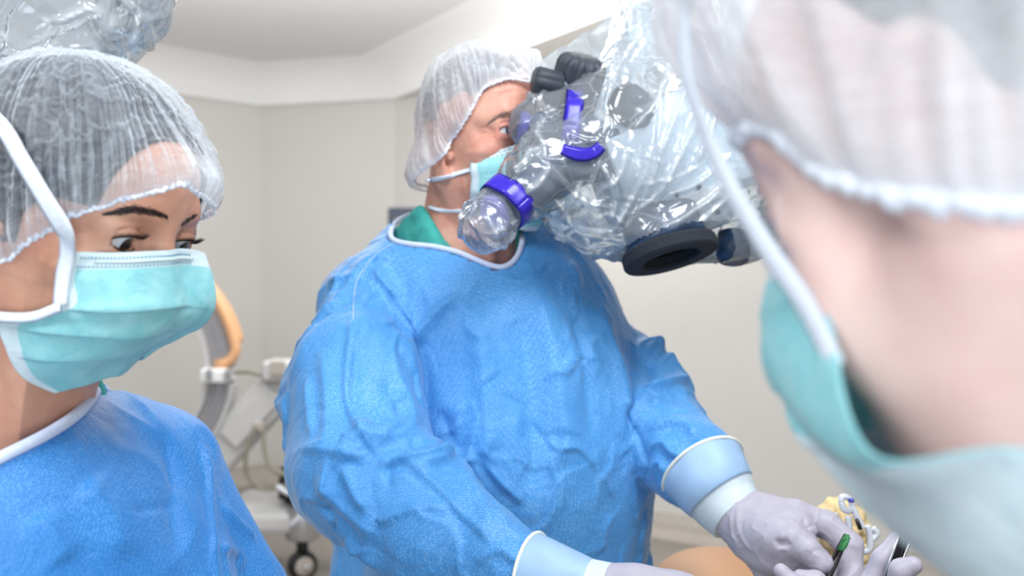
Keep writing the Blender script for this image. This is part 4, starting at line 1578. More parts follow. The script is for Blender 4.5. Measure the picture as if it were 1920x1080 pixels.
def hang(V, dens, uu, vs):
    # loose bag at the nape
    w = np.exp(-((uu - 0.5) / 0.16) ** 2)[None, :] * (np.exp(-((vs - 0.10) / 0.14) ** 2))[:, None]
    V = V + w[..., None] * np.array((-0.006, 0.0, -0.012))
    # front knot: folds run out from the middle of the forehead
    du = np.minimum(uu, 1 - uu)[None, :]
    r = np.sqrt((du * 6) ** 2 + vs[:, None] ** 2)
    a = np.arctan2(np.where(uu < 0.5, uu, uu - 1)[None, :] * 6 * np.ones((len(vs), 1)), vs[:, None] + 0.02)
    st = (0.5 + 0.5 * np.cos(a * 17 + 2 * np.sin(a * 5))) ** 4 * np.exp(-r * 1.5) * np.clip(r / 0.08, 0, 1)
    return V + st[..., None] * np.array((0.003, 0, 0.005)), dens + 0.45 * st


cap_s, ew = bouffant('cap', HS, edge, (-0.01, 0, 0.02), (-0.25, 0, 1), (0.005, 0, 0.042), (0.099, 0.089, 0.093), M['cap_s'], surgeon, 61, gathers=70, amp=0.0048, extra=hang, bag=0.006, band=0.25)
ruffle(ew, HS.R[:, 2], M['elastic'], cap_s, 62, rad=0.0017, wav=0.0018)


def mask_grid_local(half):
    """rows of near-side columns -> full rows mirrored"""
    out = []
    for row in half:
        r = [np.array(q, float) for q in row]
        mir = [q * np.array((1, -1, 1)) for q in r[:-1]][::-1]
        out.append(r + mir)
    return np.array(out)


gm = mask_grid_local([
    [(.044, -.064, -.038), (.070, -.050, -.030), (.098, -.021, -.018), (.107, 0, -.014)],
    [(.046, -.066, -.048), (.082, -.050, -.045), (.114, -.020, -.040), (.122, 0, -.040)],
    [(.047, -.066, -.062), (.088, -.050, -.066), (.117, -.020, -.068), (.124, 0, -.068)],
    [(.044, -.064, -.076), (.084, -.047, -.092), (.110, -.020, -.100), (.116, 0, -.102)],
    [(.038, -.060, -.090), (.066, -.042, -.116), (.086, -.018, -.130), (.090, 0, -.132)]])
pleat = lambda u, v: 0.0022 * (np.abs(((v * 4.3) % 1.0) - 0.2)) * np.sin(np.pi * u) + 0.001 * np.sin(9 * u + 14 * v)
mask_s, S, N = sheet('mask', HS.w(gm.reshape(-1, 3)).reshape(gm.shape), 70, 60, M['mask'], surgeon, pleat,
                     mats=[M['mask'], M['mask_edge']], fmat_fn=lambda u, v: ((v < 0.13) | (u < 0.05) | (u > 0.95) | (v > 0.95)).astype(int))
sg_ = -1.0 if (N[30, 35] @ (S[30, 35] - HS.C)) < 0 else 1.0
for vv in (3, 7):
    dashes('embossed_line', S[vv][::4] + sg_ * N[vv][::4] * (0.0014 if sg_ < 0 else 0.0002), N[vv][::4], 0.0009, 0.5, 40, M['stitch'], mask_s, 0.0005)


def skin_tie(surf, pts, w, off, n=50, tw=0.0, dflt=1.4, parent=None):
    p, nn = surf.hits(pts, n, dflt, off)
    # smooth hits a little
    for _ in range(4):
        p[1:-1] = (p[:-2] + p[1:-1] * 2 + p[2:]) / 4
        nn[1:-1] = (nn[:-2] + nn[1:-1] * 2 + nn[2:]) / 4
    if tw:
        t = np.linspace(0, 1, n)
        up = np.array([0, 0, 1.0])
        nn = nn + up * (tw * np.sin(t * 8))[:, None]
    nn /= np.linalg.norm(nn, axis=1)[:, None]
    return ribbon('tie', p, nn, w, 0.0005, M['strap'], parent)


skin_tie(SS, [(905, 316), (880, 319), (855, 327), (835, 332), (814, 336), (800, 338)], 0.0075, 0.0022, tw=0.5, parent=mask_s)
skin_tie(SS, [(912, 378), (890, 388), (868, 395), (845, 396), (825, 394), (806, 388)], 0.0065, 0.0022, tw=0.6, parent=mask_s)
# ------------------------------------------------------------------ the assistant on the left
woman = thing('person', 'woman in a blue gown, see-through cap and teal mask looking down on the left', 'person', (-0.40, 0.82, 0.0))
HW = Head(21, -17, 0, (0.084, -0.031, 0), P(245, 450, 0.735), 0.965)


def wl(px, py, ly):
    """head-local point on a pixel ray at a given sideways offset"""
    o = to_local(HW, np.array([0, 0, CAM_H]))
    d = to_local(HW, P(px, py, 1.0)) - o
    t = (ly - o[1]) / d[1]
    return o + d * t


F = Field((-0.50, 0.66, 1.18), (-0.21, 0.96, 1.655), 0.00155)
sculpt_head(F, HW, male=False, eye_open=0.0060, gaze_drop=0.0014, brow_in=0.006)
F.cone(HW.w((-0.028, 0, -0.05)), P(20, 860, 0.835), 0.050, 0.056, 0.03)
F.cone(HW.w((0.02, 0, -0.09)), P(70, 850, 0.80), 0.026, 0.03, 0.03)
F.ell(P(0, 960, 0.85), (0.08, 0.10, 0.05), frame(35, 0), 0.05)
F.cone(HW.w((-0.012, -0.05, -0.065)), P(85, 835, 0.775), 0.011, 0.008, 0.02)
V, Q = F.mesh()
V = relax(V, Q, 2, 0.4)
V = press(HW, V, 0.016)
Nn = normals(V, Q)
V = V + Nn * (0.0003 * perlin(V * 90, 13))[:, None]
body_w = mesh_np('body', V, Q, M['skin_w'], woman)
SW = Surf(V, Q)
gz = (1, 0.10, -0.42)
for y in (-1, 1):
    eyeball(HW, y, gz, M['eye_w'], woman)
rng = np.random.default_rng(5)
brow(SW, [(316, 409), (298, 402), (278, 397), (258, 394), (236, 395), (212, 400), (200, 402)], 9.0, 1100, 0.0066, 0.00024, M['brow_d'], woman, rng, flow=(1, -0.22), dflt=0.75)
brow(SW, [(338, 424), (350, 415), (360, 409), (368, 404)], 6.5, 500, 0.005, 0.00024, M['brow_d'], woman, rng, flow=(1, -0.2), dflt=0.79)
# lashes and dark lid line
for y in (-1, 1):
    e = np.array((0.0705, 0.0325 * y, -0.0005))
    roots, dirs, lens, curl = [], [], [], []
    lid = []
    for i in range(46):
        a = -0.95 + 1.9 * i / 45
        zz = -0.0012 - 0.0014 + 0.0060 * math.sqrt(max(0, 1 - (0.0152 * math.sin(a) / 0.0132) ** 2)) if abs(0.0152 * math.sin(a)) < 0.0132 else -0.0026
        r = e + (0.0153 * math.cos(a), 0.0160 * math.sin(a), zz + 0.0004)
        lid.append(HW.w(r))
        j = rng.normal(0, 0.10)
        roots.append(HW.w(r))
        dirs.append(unit(HW.d((math.cos(a) + 0.1, 0.9 * math.sin(a) + j, -0.28 + 0.1 * rng.random()))))
        lens.append(0.0062 + 0.003 * rng.random())
        curl.append(HW.d((0, 0, 0.75)))
    strands('eyelashes', roots, dirs, lens, 0.0004, M['brow_d'], woman, curl, n=7)
    tube('lid_line', catmull(np.array(lid), 60), 0.0010, M['brow_d'], woman, n=6)
    low = []
    for i in range(30):
        a = -0.75 + 1.5 * i / 29
        low.append(HW.w(e + (0.0150 * math.cos(a) - 0.0003, 0.0158 * math.sin(a), -0.0026 - 0.0060 * math.sqrt(max(0, 1 - (math.sin(a) / 0.84) ** 2)))))
    tube('lid_line', catmull(np.array(low), 40), 0.0006, M['brow_d'], woman, n=6)

# hair under the cap, gathered up at the back
F = Field(HW.C - 0.16, HW.C + 0.16, 0.003)
F.ell(HW.w((-0.015, 0, 0.038)), (0.098, 0.079, 0.083), HW.R)
F.ell(HW.w((-0.060, 0, 0.045)), (0.042, 0.056, 0.054), HW.R, 0.02)
F.ell(HW.w((0.030, 0, 0.041)), (0.060, 0.067, 0.060), HW.R, 0.02)
for y in (-1, 1):
    F.ell(HW.w((-0.012, 0.030 * y, 0.012)), (0.078, 0.0515, 0.060), HW.R, 0.02)
F.ell(HW.w((0.140, 0, 0.016)), (0.087, 0.084, 0.085), HW.R, 0.004, 'sub')
F.ell(HW.w((0.03, 0, -0.10)), (0.10, 0.12, 0.074), HW.R, 0.004, 'sub')
for y in (-1, 1):
    F.ell(HW.w((0.055, 0.07 * y, -0.012)), (0.035, 0.03, 0.03), HW.R, 0.004, 'sub')
V, Q = F.mesh()
Nn = normals(V, Q)
L = to_local(HW, V)
V = V + Nn * (0.0012 * perlin(L * np.array((25, 90, 90)), 15) + 0.001 * perlin(L * np.array((60, 220, 220)), 16))[:, None]
mesh_np('hair', V, Q, M['hair_d'], woman)

near = np.array([wl(*q) for q in ((345, 346, -0.022), (300, 357, -0.040), (250, 371, -0.052), (195, 387, -0.062), (138, 405, -0.071), (92, 432, -0.078), (45, 460, -0.083), (0, 488, -0.087))])
edge = np.vstack([[(0.108, 0.0, 0.046)], near, [(-0.045, -0.085, -0.038), (-0.088, -0.055, -0.042), (-0.108, 0, -0.045), (-0.088, 0.055, -0.042), (-0.03, 0.086, -0.030),
                  (0.03, 0.084, 0.0), (0.065, 0.070, 0.020), (0.092, 0.046, 0.030), (0.106, 0.022, 0.040)]])


def peak(V, dens, uu, vs):
    w = np.exp(-((np.minimum(uu, 1 - uu)) / 0.05) ** 2)[None, :] * np.exp(-((vs - 0.06) / 0.08) ** 2)[:, None]
    V = V + w[..., None] * np.array((0.008, 0, 0.002))
    return V, dens + 0.25 * w


cap_w, ew = bouffant('cap', HW, edge, (-0.005, 0, 0.015), (-0.35, 0, 1), (-0.012, 0, 0.038), (0.107, 0.091, 0.089), M['cap_w'], woman, 71, gathers=60, amp=0.0052, nu=420, nv=120, extra=peak, bag=0.006, band=0.22)
ruffle(ew, HW.R[:, 2], M['elastic'], cap_w, 72, rad=0.0015, wav=0.0020)

# mask
rows = [
    [(136, 473, -.060), (195, 475, -.052), (255, 474, -.038), (312, 470, -.016), (342, 466, .004)],
    [(117, 525, -.066), (185, 525, -.058), (255, 521, -.042), (316, 516, -.017), (345, 513, .006)],
    [(112, 575, -.068), (185, 578, -.060), (258, 574, -.042), (316, 566, -.017), (344, 562, .006)],
    [(4, 598, -.072), (110, 612, -.066), (225, 615, -.045), (298, 607, -.016), (331, 600, .006)],
    [(12, 655, -.068), (100, 658, -.060), (195, 655, -.042), (260, 645, -.014), (295, 640, .006)],
    [(42, 702, -.058), (105, 700, -.050), (170, 690, -.034), (222, 680, -.012), (256, 672, .006)],
    [(103, 733, -.040), (130, 730, -.036), (165, 720, -.026), (205, 708, -.010), (230, 696, .004)]]
G = []
for r in rows:
    a = [wl(*q) for q in r]
    m2 = a[3] * (1, -1, 1) + (0, 0.012, 0)
    m1 = a[2] * (1, -1, 1)
    m0 = a[0] * (1, -1, 1)
    k_ = len(G)
    up_ = (0, 0, 0.006 * max(0, k_ - 3))
    G.append(a + [m2 + up_, m1 + up_, m0 + up_])
G = np.array(G)


def wpleat(u, v):
    d = np.zeros_like(u)
    s = np.clip((u - 0.02) / 0.1, 0, 1) * np.clip((0.66 - u) / 0.25, 0.12, 1)
    for c, h, w in ((0.36, 0.0034, 0.055), (0.55, 0.0034, 0.06), (0.72, 0.0030, 0.06)):
        cc_ = c + 0.05 * (u - 0.3)
        x = v - cc_
        d += h * np.where(x < 0, np.exp(-(x / w) ** 2), np.exp(-(x / 0.010) ** 2)) * s
    d += 0.0010 * np.sin(7 * u + 9 * v) + 0.0006 * np.sin(23 * u - 11 * v)
    return -d


mask_w, S, N = sheet('mask', HW.w(G.reshape(-1, 3)).reshape(G.shape), 150, 130, M['mask'], woman, wpleat, thick=0.0014,
                     mats=[M['mask'], M['mask_edge']], fmat_fn=lambda u, v: ((v < 0.105) | (u < 0.055)).astype(int))
sgn = -1.0 if (N[60, 60] @ (S[60, 60] - HW.C)) < 0 else 1.0
so_ = 0.0016 if sgn < 0 else 0.0002
for vv in (5, 12):
    dashes('embossed_line', S[vv][8:96:4] + sgn * N[vv][8:96:4] * so_, N[vv][8:96:4], 0.0011, 0.5, 36, M['stitch'], mask_w, 0.0005)
ribbon('nose_wire', S[8][18:94] + sgn * N[8][18:94] * (so_ + 0.0002), sgn * N[8][18:94], 0.0035, 0.0008, M['mask_edge'], mask_w)
hem = S[::4, 4]
# upper tie runs from the mask corner up over the cap
tp = [wl(112, 572, -.071), wl(118, 520, -.0695), wl(127, 470, -.071), wl(118, 430, -.083), wl(82, 370, -.0925), wl(40, 300, -.0985), wl(0, 235, -.1005), np.array((-0.052, -0.092, 0.078)), np.array((-0.085, -0.062, 0.105)), np.array((-0.105, -0.020, 0.098))]
tp = HW.w(np.array(tp))
tpc = catmull(tp, 70)
nrm_ = np.tile(HW.d((0.25, -1, 0.1)), (70, 1))
ribbon('tie', tpc, nrm_, np.interp(np.linspace(0, 1, 70), [0, .3, .45, 1], [0.011, 0.014, 0.0125, 0.0125]), 0.0007, M['strap'], mask_w)
hs = HW.w(np.array([wl(112, 575, -.073), wl(60, 594, -.075), wl(0, 594, -.078), np.array((-0.02, -0.068, -0.088)), np.array((-0.07, -0.048, -0.092)), np.array((-0.095, 0.0, -0.092))]))
ribbon('tie', catmull(hs, 30), np.tile(HW.d((0.1, -1, 0.3)), (30, 1)), 0.008, 0.001, M['strap'], mask_w)

# scrub collar
F = Field((-0.60, 0.60, 1.20), (-0.20, 1.0, 1.42), 0.004)
F.cone(P(10, 900, 0.845), P(20, 790, 0.855), 0.105, 0.079, 0.02)
F.cone(P(30, 900, 0.79), P(30, 700, 0.82), 0.068, 0.072, 0.006, 'sub')
V, Q = F.mesh()
mesh_np('scrub_top', V, Q, M['scrub'], woman)

# gown
F = Field((-0.66, 0.48, 0.96), (-0.12, 1.12, 1.42), 0.0033)
fw = unit((0.87, -0.5, 0))
lt = np.array((0.5, 0.87, 0))
RWt = np.array([fw, lt, (0, 0, 1.0)]).T
Nk = P(-20, 868, 0.80)
F.ell(Nk + fw * 0.03 - np.array((0, 0, 0.20)), (0.125, 0.195, 0.245), RWt, 0.05)
F.cone(Nk + lt * 0.165 + np.array((0, 0, -0.03)), Nk - lt * 0.165 + np.array((0, 0, -0.03)), 0.055, 0.055, 0.04)
F.cone(Nk + np.array((0.01, 0.02, -0.01)), Nk + lt * 0.11 + np.array((0, 0, -0.008)), 0.060, 0.050, 0.04)
F.cone(Nk + np.array((0.01, 0.02, -0.01)), Nk - lt * 0.11 + np.array((0, 0, -0.012)), 0.060, 0.050, 0.04)
shL = Nk + lt * 0.165 + np.array((0, 0, -0.03))
F.cone(shL + np.array((0, 0.02, -0.02)), P(430, 1200, 0.95), 0.055, 0.07, 0.004)
F.cone(shL + np.array((0, 0.0, -0.01)), P(330, 1150, 0.86), 0.050, 0.055, 0.03)
V, Q = F.mesh()
bs = Surf(V, Q)
nl = [(174, 736), (160, 757), (135, 781), (100, 805), (60, 827), (20, 847), (-10, 862), (-50, 878)]
rim = [bs.hit(x, y, 0.8)[0] for x, y in nl]
rim += [P(-130, 870, 0.70), P(-190, 830, 0.74), P(-180, 770, 0.82), P(-90, 735, 0.90), P(20, 722, 0.93), P(110, 722, 0.93), P(160, 726, 0.905)]
rim = np.array(rim)
F.prism_cut(catmull(rim, 60, True), (0.12, -0.05, 1.0), 0.05)
V, Q = F.mesh()
V = relax(V, Q, 1, 0.4)
Nn = normals(V, Q)
wv = np.stack([perlin(V * 5, 81), perlin(V * 5, 82), perlin(V * 5, 83)], 1)
dsp = 0.005 * perlin(V * 8 * np.array((1, 1, 0.5)) + wv, 84) + 0.0028 * ridged(V * 10 * np.array((1.2, 1.2, 0.5)) + wv * 1.6, 85, 1) ** 3
FS = Surf(V, Q)
for ln, w1, w2, h in (([(300, 800), (320, 870), (330, 960), (340, 1070)], 0.008, 0.016, -0.006), ([(372, 822), (385, 880), (392, 980), (396, 1075)], 0.007, 0.003, 0.006),
                      ([(60, 960), (100, 1010), (130, 1060)], 0.014, 0.01, 0.005), ([(240, 960), (290, 950), (340, 945)], 0.004, 0.004, -0.0025),
                      ([(150, 900), (200, 960), (240, 1060)], 0.02, 0.012, 0.005), ([(410, 950), (440, 985), (480, 1020)], 0.008, 0.004, 0.006),
                      ([(405, 1040), (425, 1030), (445, 1045), (450, 1075)], 0.006, 0.004, 0.005), ([(100, 860), (160, 830), (220, 800)], 0.02, 0.02, 0.003)):
    fold(V, Nn, dsp, FS.hits(ln, 5 * len(ln), 0.8)[0], w1, w2, h)
rd = np.full(len(V), 9.0)
for q in catmull(rim, 50, True):
    rd = np.minimum(rd, np.sqrt(((V - q) ** 2).sum(1)))
dsp *= np.clip(rd / 0.05, 0, 1)
V = V + Nn * dsp[:, None]
gown_w = mesh_np('gown', V, Q, M['gown_w'], woman)
rp = catmull(rim, 160, True)
dn = np.roll(rp, -1, 0) - np.roll(rp, 1, 0)
ou = rp - rp.mean(0)
rr = tube('neck_trim', rp + ou / np.linalg.norm(ou, axis=1)[:, None] * 0.002, 0.0052, M['trim'], gown_w, n=10, closed=True, flat=0.9)
# tape of the gown tie standing off the shoulder
GW = Surf(V, Q)
tpts = np.array([P(168, 735, 0.87), P(190, 722, 0.90), P(205, 736, 0.93), P(232, 744, 0.95), P(254, 745, 0.96)])
ribbon('neck_tie', catmull(tpts, 30), np.tile(np.array((0, -1.0, 0.5)), (30, 1)), np.linspace(0.008, 0.003, 30), 0.001, M['trim'], gown_w)
# ------------------------------------------------------------------ operating microscope
scope = thing('operating_microscope', 'white operating microscope head with dark knobs and black foam objective ring', 'microscope', P(1250, 300, 1.42))
Rb = frame(-8, 20)
hd = box('scope_head', P(1235, 300, 1.43), (0.19, 0.13, 0.15), M['scope_w'], scope, R=Rb, bev=0.028)
box('seam_panel', P(1215, 300, 1.36), (0.10, 0.012, 0.09), M['scope_w'], hd, R=Rb, bev=0.004)
box('label_plate', P(1310, 372, 1.345), (0.075, 0.01, 0.022), M['cove'], hd, R=Rb, bev=0.003)
for x, y in ((1268, 366), (1310, 350), (1345, 398)):
    lathe('screw', [(0, 0.0035), (0.004, 0.003)], P(x, y, 1.342), (0.1, -1, 0), M['scope_d'], hd, n=12)
box('lower_housing', P(1268, 392, 1.40), (0.15, 0.12, 0.085), M['scope_w'], scope, R=Rb, bev=0.03)
box('rear_block', P(1360, 250, 1.48), (0.16, 0.15, 0.17), M['scope_w'], scope, R=Rb, bev=0.03)
tube('suspension_arm', [P(1370, 200, 1.52), P(1420, 20, 1.60), P(1470, -250, 1.75)], [0.05, 0.05, 0.055], M['scope_w'], scope, n=24)
# optics barrel and ring, axis pointing down and towards the camera
oc = P(1252, 462, 1.34)
oax = unit((0.25, -0.27, -1.0))
lathe('objective_barrel', [(-0.05, 0.046), (-0.046, 0.052), (-0.012, 0.054), (-0.008, 0.056), (0.0, 0.056)], oc, oax, M['scope_d'], scope, n=48)
Vr = [(0.0, 0.040), (0.0, 0.0625), (0.003, 0.0645), (0.016, 0.0645), (0.019, 0.0625), (0.019, 0.041), (0.014, 0.039), (-0.006, 0.036), (-0.012, 0.034)]
# ring built as a closed lathe without caps
ax = oax
a_ = unit(np.cross(ax, (0, 0, 1)))
b_ = np.cross(ax, a_)
V, Q = [], []
nn_ = 64
for z, r in Vr:
    for k_ in range(nn_):
        th = 2 * math.pi * k_ / nn_
        V.append(oc + ax * z + r * (math.cos(th) * a_ + math.sin(th) * b_))
for i in range(len(Vr) - 1):
    for k_ in range(nn_):
        l_ = (k_ + 1) % nn_
        Q.append((i * nn_ + k_, i * nn_ + l_, (i + 1) * nn_ + l_, (i + 1) * nn_ + k_))
ringo = mesh_np('foam_ring', V, Q, M['foam'], scope, smooth=False)
lathe('objective_lens', [(0.0, 0.037), (0.002, 0.030), (0.003, 0.001)], oc + ax * 0.002, ax, M['lens'], ringo, n=40)
for rr_, zz in ((0.0385, 0.015), (0.036, 0.004)):
    tube('retaining_ring', np.array([oc + ax * zz + rr_ * (math.cos(t) * a_ + math.sin(t) * b_) for t in np.linspace(0, 2 * math.pi, 60, endpoint=False)]), 0.0008, M['black'], ringo, closed=True, n=6)
# binocular tubes
b0, b1 = P(1125, 270, 1.42), P(976, 240, 1.395)
ocl = lathe('eyepiece_tube', [(0, 0.030), (0.02, 0.032), (0.06, 0.032), (0.065, 0.027), (0.095, 0.027), (0.10, 0.023), (np.linalg.norm(b1 - b0) - 0.008, 0.021)], b0, b1 - b0, M['scope_d'], scope, n=36)
lathe('eyecup', [(0, 0.0225), (0.004, 0.0235), (0.010, 0.0235), (0.012, 0.021)], b1 - unit(b1 - b0) * 0.008, b1 - b0, M['purple'], ocl, n=36)
c0, c1 = P(1095, 290, 1.36), P(925, 400, 1.27)
ocl2 = lathe('eyepiece_tube', [(0, 0.033), (0.03, 0.035), (0.07, 0.033), (0.075, 0.028), (0.11, 0.028), (0.115, 0.024), (np.linalg.norm(c1 - c0) - 0.008, 0.022)], c0, c1 - c0, M['scope_d'], scope, n=36)
lathe('eyecup', [(0, 0.0225), (0.004, 0.0235), (0.010, 0.0235), (0.012, 0.021)], c1 - unit(c1 - c0) * 0.008, c1 - c0, M['purple'], ocl2, n=36)
box('binocular_bridge', P(1125, 290, 1.40), (0.07, 0.10, 0.07), M['scope_d'], scope, R=frame(-20, 25), bev=0.02)
# fluted rubber knobs
kn = lathe('focus_knob', [(-0.01, 0.030), (0.0, 0.034), (0.058, 0.034), (0.066, 0.031), (0.070, 0.022)], P(1070, 196, 1.43), unit(P(1096, 106, 1.40) - P(1070, 196, 1.43)), M['rubber'], scope, n=120, flute=(13, 0.17))
kn2 = lathe('zoom_knob', [(0, 0.015), (0.003, 0.0175), (0.034, 0.0185), (0.04, 0.016)], P(1052, 160, 1.39), unit(P(1006, 150, 1.38) - P(1052, 160, 1.39)), M['rubber'], scope, n=60, flute=(7, 0.10))
kn3 = lathe('focus_knob', [(0, 0.024), (0.004, 0.027), (0.04, 0.027), (0.046, 0.023)], P(1205, 215, 1.37), unit((-0.7, -0.5, 0.35)), M['rubber'], scope, n=72, flute=(8, 0.16))
tube('knob_shaft', [P(1075, 190, 1.43), P(1130, 260, 1.43)], 0.012, M['scope_d'], kn)
tube('knob_shaft', [P(1050, 158, 1.39), P(1100, 200, 1.42)], 0.010, M['scope_d'], kn2)
tube('knob_shaft', [P(1205, 215, 1.37), P(1225, 260, 1.42)], 0.012, M['scope_d'], kn3)
lathe('side_port', [(0, 0.022), (0.03, 0.024), (0.04, 0.02)], P(1375, 440, 1.40), unit((-0.1, -0.4, -1)), M['scope_d'], scope, n=30)

# ------------------------------------------------------------------ clear drape over the microscope
drape = thing('sterile_drape', 'crumpled clear plastic drape covering the microscope, held with blue tape', 'drape', P(1180, 330, 1.40))


def film(name, F, mat, parent, seed, amp, sc, cut=None, lines=(), calm=None):
    V, Q = F.mesh()
    V = relax(V, Q, 1, 0.5)
    N = normals(V, Q)
    wv = np.stack([perlin(V * 9, seed + 5), perlin(V * 9, seed + 6), perlin(V * 9, seed + 7)], 1)
    f1, e1_ = worley(V * sc + wv * 0.6, seed)
    f2, e2_ = worley(V * sc * 2.3 + wv * 0.9, seed + 1)
    d = amp * (1.1 - f1 * 1.4) + amp * 0.45 * (0.8 - f2 * 1.3) + amp * 0.7 * np.maximum(0, 1 - e1_ / 0.10) + amp * 0.6 * perlin(V * 8, seed + 3)
    if calm is not None:
        d = d * calm(V)
    S_ = Surf(V, Q) if lines else None
    for ln, w, h in lines:
        fold(V, N, d, S_.hits(ln, 6 * len(ln), 1.36)[0], w, w * 0.5, h)
    dens = np.zeros(len(V))
    for ln, w, h in lines:
        fold(V, N, dens, S_.hits(ln, 6 * len(ln), 1.36)[0], 0.0030, 0.0030, 0.5)
    V = V + N * d[:, None]
    if cut is not None:
        keep = ~cut(V)
        Q = Q[keep[Q].all(1)]
    mesh_np(name, V, Q, mat, parent, smooth=True, dens=dens)
    return Surf(V, Q)


F = Field((-0.08, 1.16, 1.46), (0.42, 1.62, 1.90), 0.0028)
F.chain([P(1002, 236, 1.385), P(1022, 243, 1.39), P(1045, 250, 1.39), P(1090, 255, 1.40)], [0.026, 0.034, 0.036, 0.046], 0.02)
F.chain([P(918, 412, 1.27), P(948, 384, 1.285), P(985, 350, 1.30), P(1035, 315, 1.33), P(1095, 290, 1.37)], [0.030, 0.023, 0.036, 0.046, 0.060], 0.012)
F.ell(P(912, 425, 1.268), (0.030, 0.03, 0.026), None, 0.015)
F.cone(P(1022, 205, 1.385), P(1070, 215, 1.40), 0.022, 0.034, 0.03)
F.ell(P(1200, 310, 1.41), (0.135, 0.115, 0.105), Rb, 0.05)
F.ell(P(1330, 330, 1.42), (0.115, 0.12, 0.12), Rb, 0.05)
F.ell(P(1105, 395, 1.37), (0.055, 0.06, 0.045), None, 0.04)
F.cone(P(1130, 440, 1.36), P(1170, 450, 1.36), 0.024, 0.02, 0.03)
F.cone(P(1230, 240, 1.42), P(1310, 40, 1.50), 0.105, 0.115, 0.06)
F.cone(P(1310, 40, 1.50), P(1370, -160, 1.56), 0.115, 0.12, 0.04)
F.cone(P(1370, 420, 1.38), P(1400, 420, 1.40), 0.04, 0.05, 0.03)
F.ell(P(1252, 440, 1.36), (0.08, 0.075, 0.05), None, 0.03)
lines = [([(1300, 130), (1265, 220), (1225, 320), (1190, 420)], 0.006, 0.012), ([(1330, 180), (1280, 280), (1230, 380)], 0.005, 0.010), ([(1215, 60), (1170, 130), (1130, 220)], 0.006, 0.014),
         ([(1380, 280), (1310, 340), (1240, 370)], 0.005, 0.008), ([(1240, 170), (1235, 240), (1230, 300)], 0.005, 0.010), ([(1370, 330), (1300, 400), (1220, 440)], 0.005, 0.010),
         ([(1195, 110), (1240, 120), (1290, 100)], 0.004, 0.008), ([(1040, 200), (1020, 230), (1010, 270)], 0.004, 0.006), ([(960, 330), (990, 300), (1020, 280)], 0.004, 0.006),
         ([(1120, 300), (1150, 360), (1140, 420)], 0.005, 0.010), ([(1060, 350), (1100, 380), (1150, 390)], 0.004, 0.008), ([(1350, 120), (1330, 240), (1290, 330)], 0.006, 0.012),
         ([(1230, 250), (1205, 330), (1170, 400), (1150, 440)], 0.004, 0.007), ([(1280, 215), (1262, 300), (1225, 370), (1180, 410)], 0.004, 0.007), ([(1160, 90), (1150, 150), (1120, 200)], 0.004, 0.007),
         ([(1330, 300), (1270, 330), (1190, 345)], 0.003, 0.005), ([(1180, 270), (1160, 330), (1120, 360)], 0.004, 0.006), ([(1250, 140), (1225, 200), (1180, 250)], 0.004, 0.007),
         ([(1385, 350), (1340, 390), (1300, 430)], 0.004, 0.007), ([(1030, 300), (1010, 340), (975, 370)], 0.003, 0.005), ([(905, 400), (925, 430), (930, 445)], 0.003, 0.005), ([(940, 405), (935, 425), (950, 440)], 0.003, 0.005),
         ([(1000, 250), (1020, 280), (1015, 310)], 0.003, 0.005), ([(1090, 330), (1070, 380), (1050, 420)], 0.004, 0.006), ([(1110, 420), (1140, 400), (1180, 430)], 0.003, 0.006)]


def below_ring(V):
    w = V - oc
    z = w @ oax
    r = np.sqrt(np.maximum(0, (w ** 2).sum(1) - z * z))
    return (z > -0.006) & (r < 0.085)


FD = film('drape_sheet', F, M['film'], drape, 91, 0.0080, 17, below_ring, lines, lambda V: 1.0 - 0.55 * np.clip((V[:, 0] - 0.10) / 0.05, 0, 1))


def tape_ring(c, axis, r, width, parent, a0=0, a1=360, tail=None):
    ax_ = unit(axis)
    u_ = unit(np.cross(ax_, (0, 0, 1)))
    v_ = np.cross(ax_, u_)
    pts, nr = [], []
    for t in np.radians(np.linspace(a0, a1, 70)):
        q = math.cos(t) * u_ + math.sin(t) * v_
        rr_ = r * (1 + 0.05 * math.sin(3 * t + 1) + 0.03 * math.sin(7 * t))
        pts.append(c + q * rr_)
        nr.append(q)
    if tail is not None:
        for q in tail:
            pts.append(q)
            nr.append(np.array((0, -1.0, 0.2)))
    return ribbon('tape_band', np.array(pts), np.array(nr), width, 0.0006, M['tape'], parent)


tape_ring(P(1068, 246, 1.366), P(1085, 252, 1.40) - P(1000, 240, 1.40), 0.0530, 0.025, drape, 0, 360)
tail = FD.hits([(1058, 284), (1076, 291), (1096, 293), (1114, 287), (1130, 277)], None, 1.33, 0.006)[0]
ribbon('tape_tail', catmull(tail, 24), np.tile(np.array((0.1, -1.0, 0.1)), (24, 1)), np.interp(np.linspace(0, 1, 24), [0, .3, 1], [0.014, 0.019, 0.015]), 0.0005, M['tape'], drape)
tape_ring(P(951, 381, 1.285), P(985, 350, 1.30) - P(918, 412, 1.27), 0.0355, 0.028, drape)

# loose flat sheet of the drape stretched up behind the knobs
cg = [[P(1010, 112, 1.52), P(1080, 72, 1.56), P(1160, 20, 1.62), P(1240, -50, 1.68)],
      [P(1050, 160, 1.50), P(1110, 120, 1.54), P(1190, 70, 1.58), P(1270, 0, 1.62)],
      [P(1080, 210, 1.48), P(1140, 180, 1.50), P(1220, 130, 1.53), P(1300, 80, 1.56)]]
sheet('loose_sheet', cg, 40, 24, M['film3'], drape, lambda u, v: 0.006 * np.sin(14 * u + 3 * v) * v + 0.003 * np.sin(31 * u), thick=0.0006)

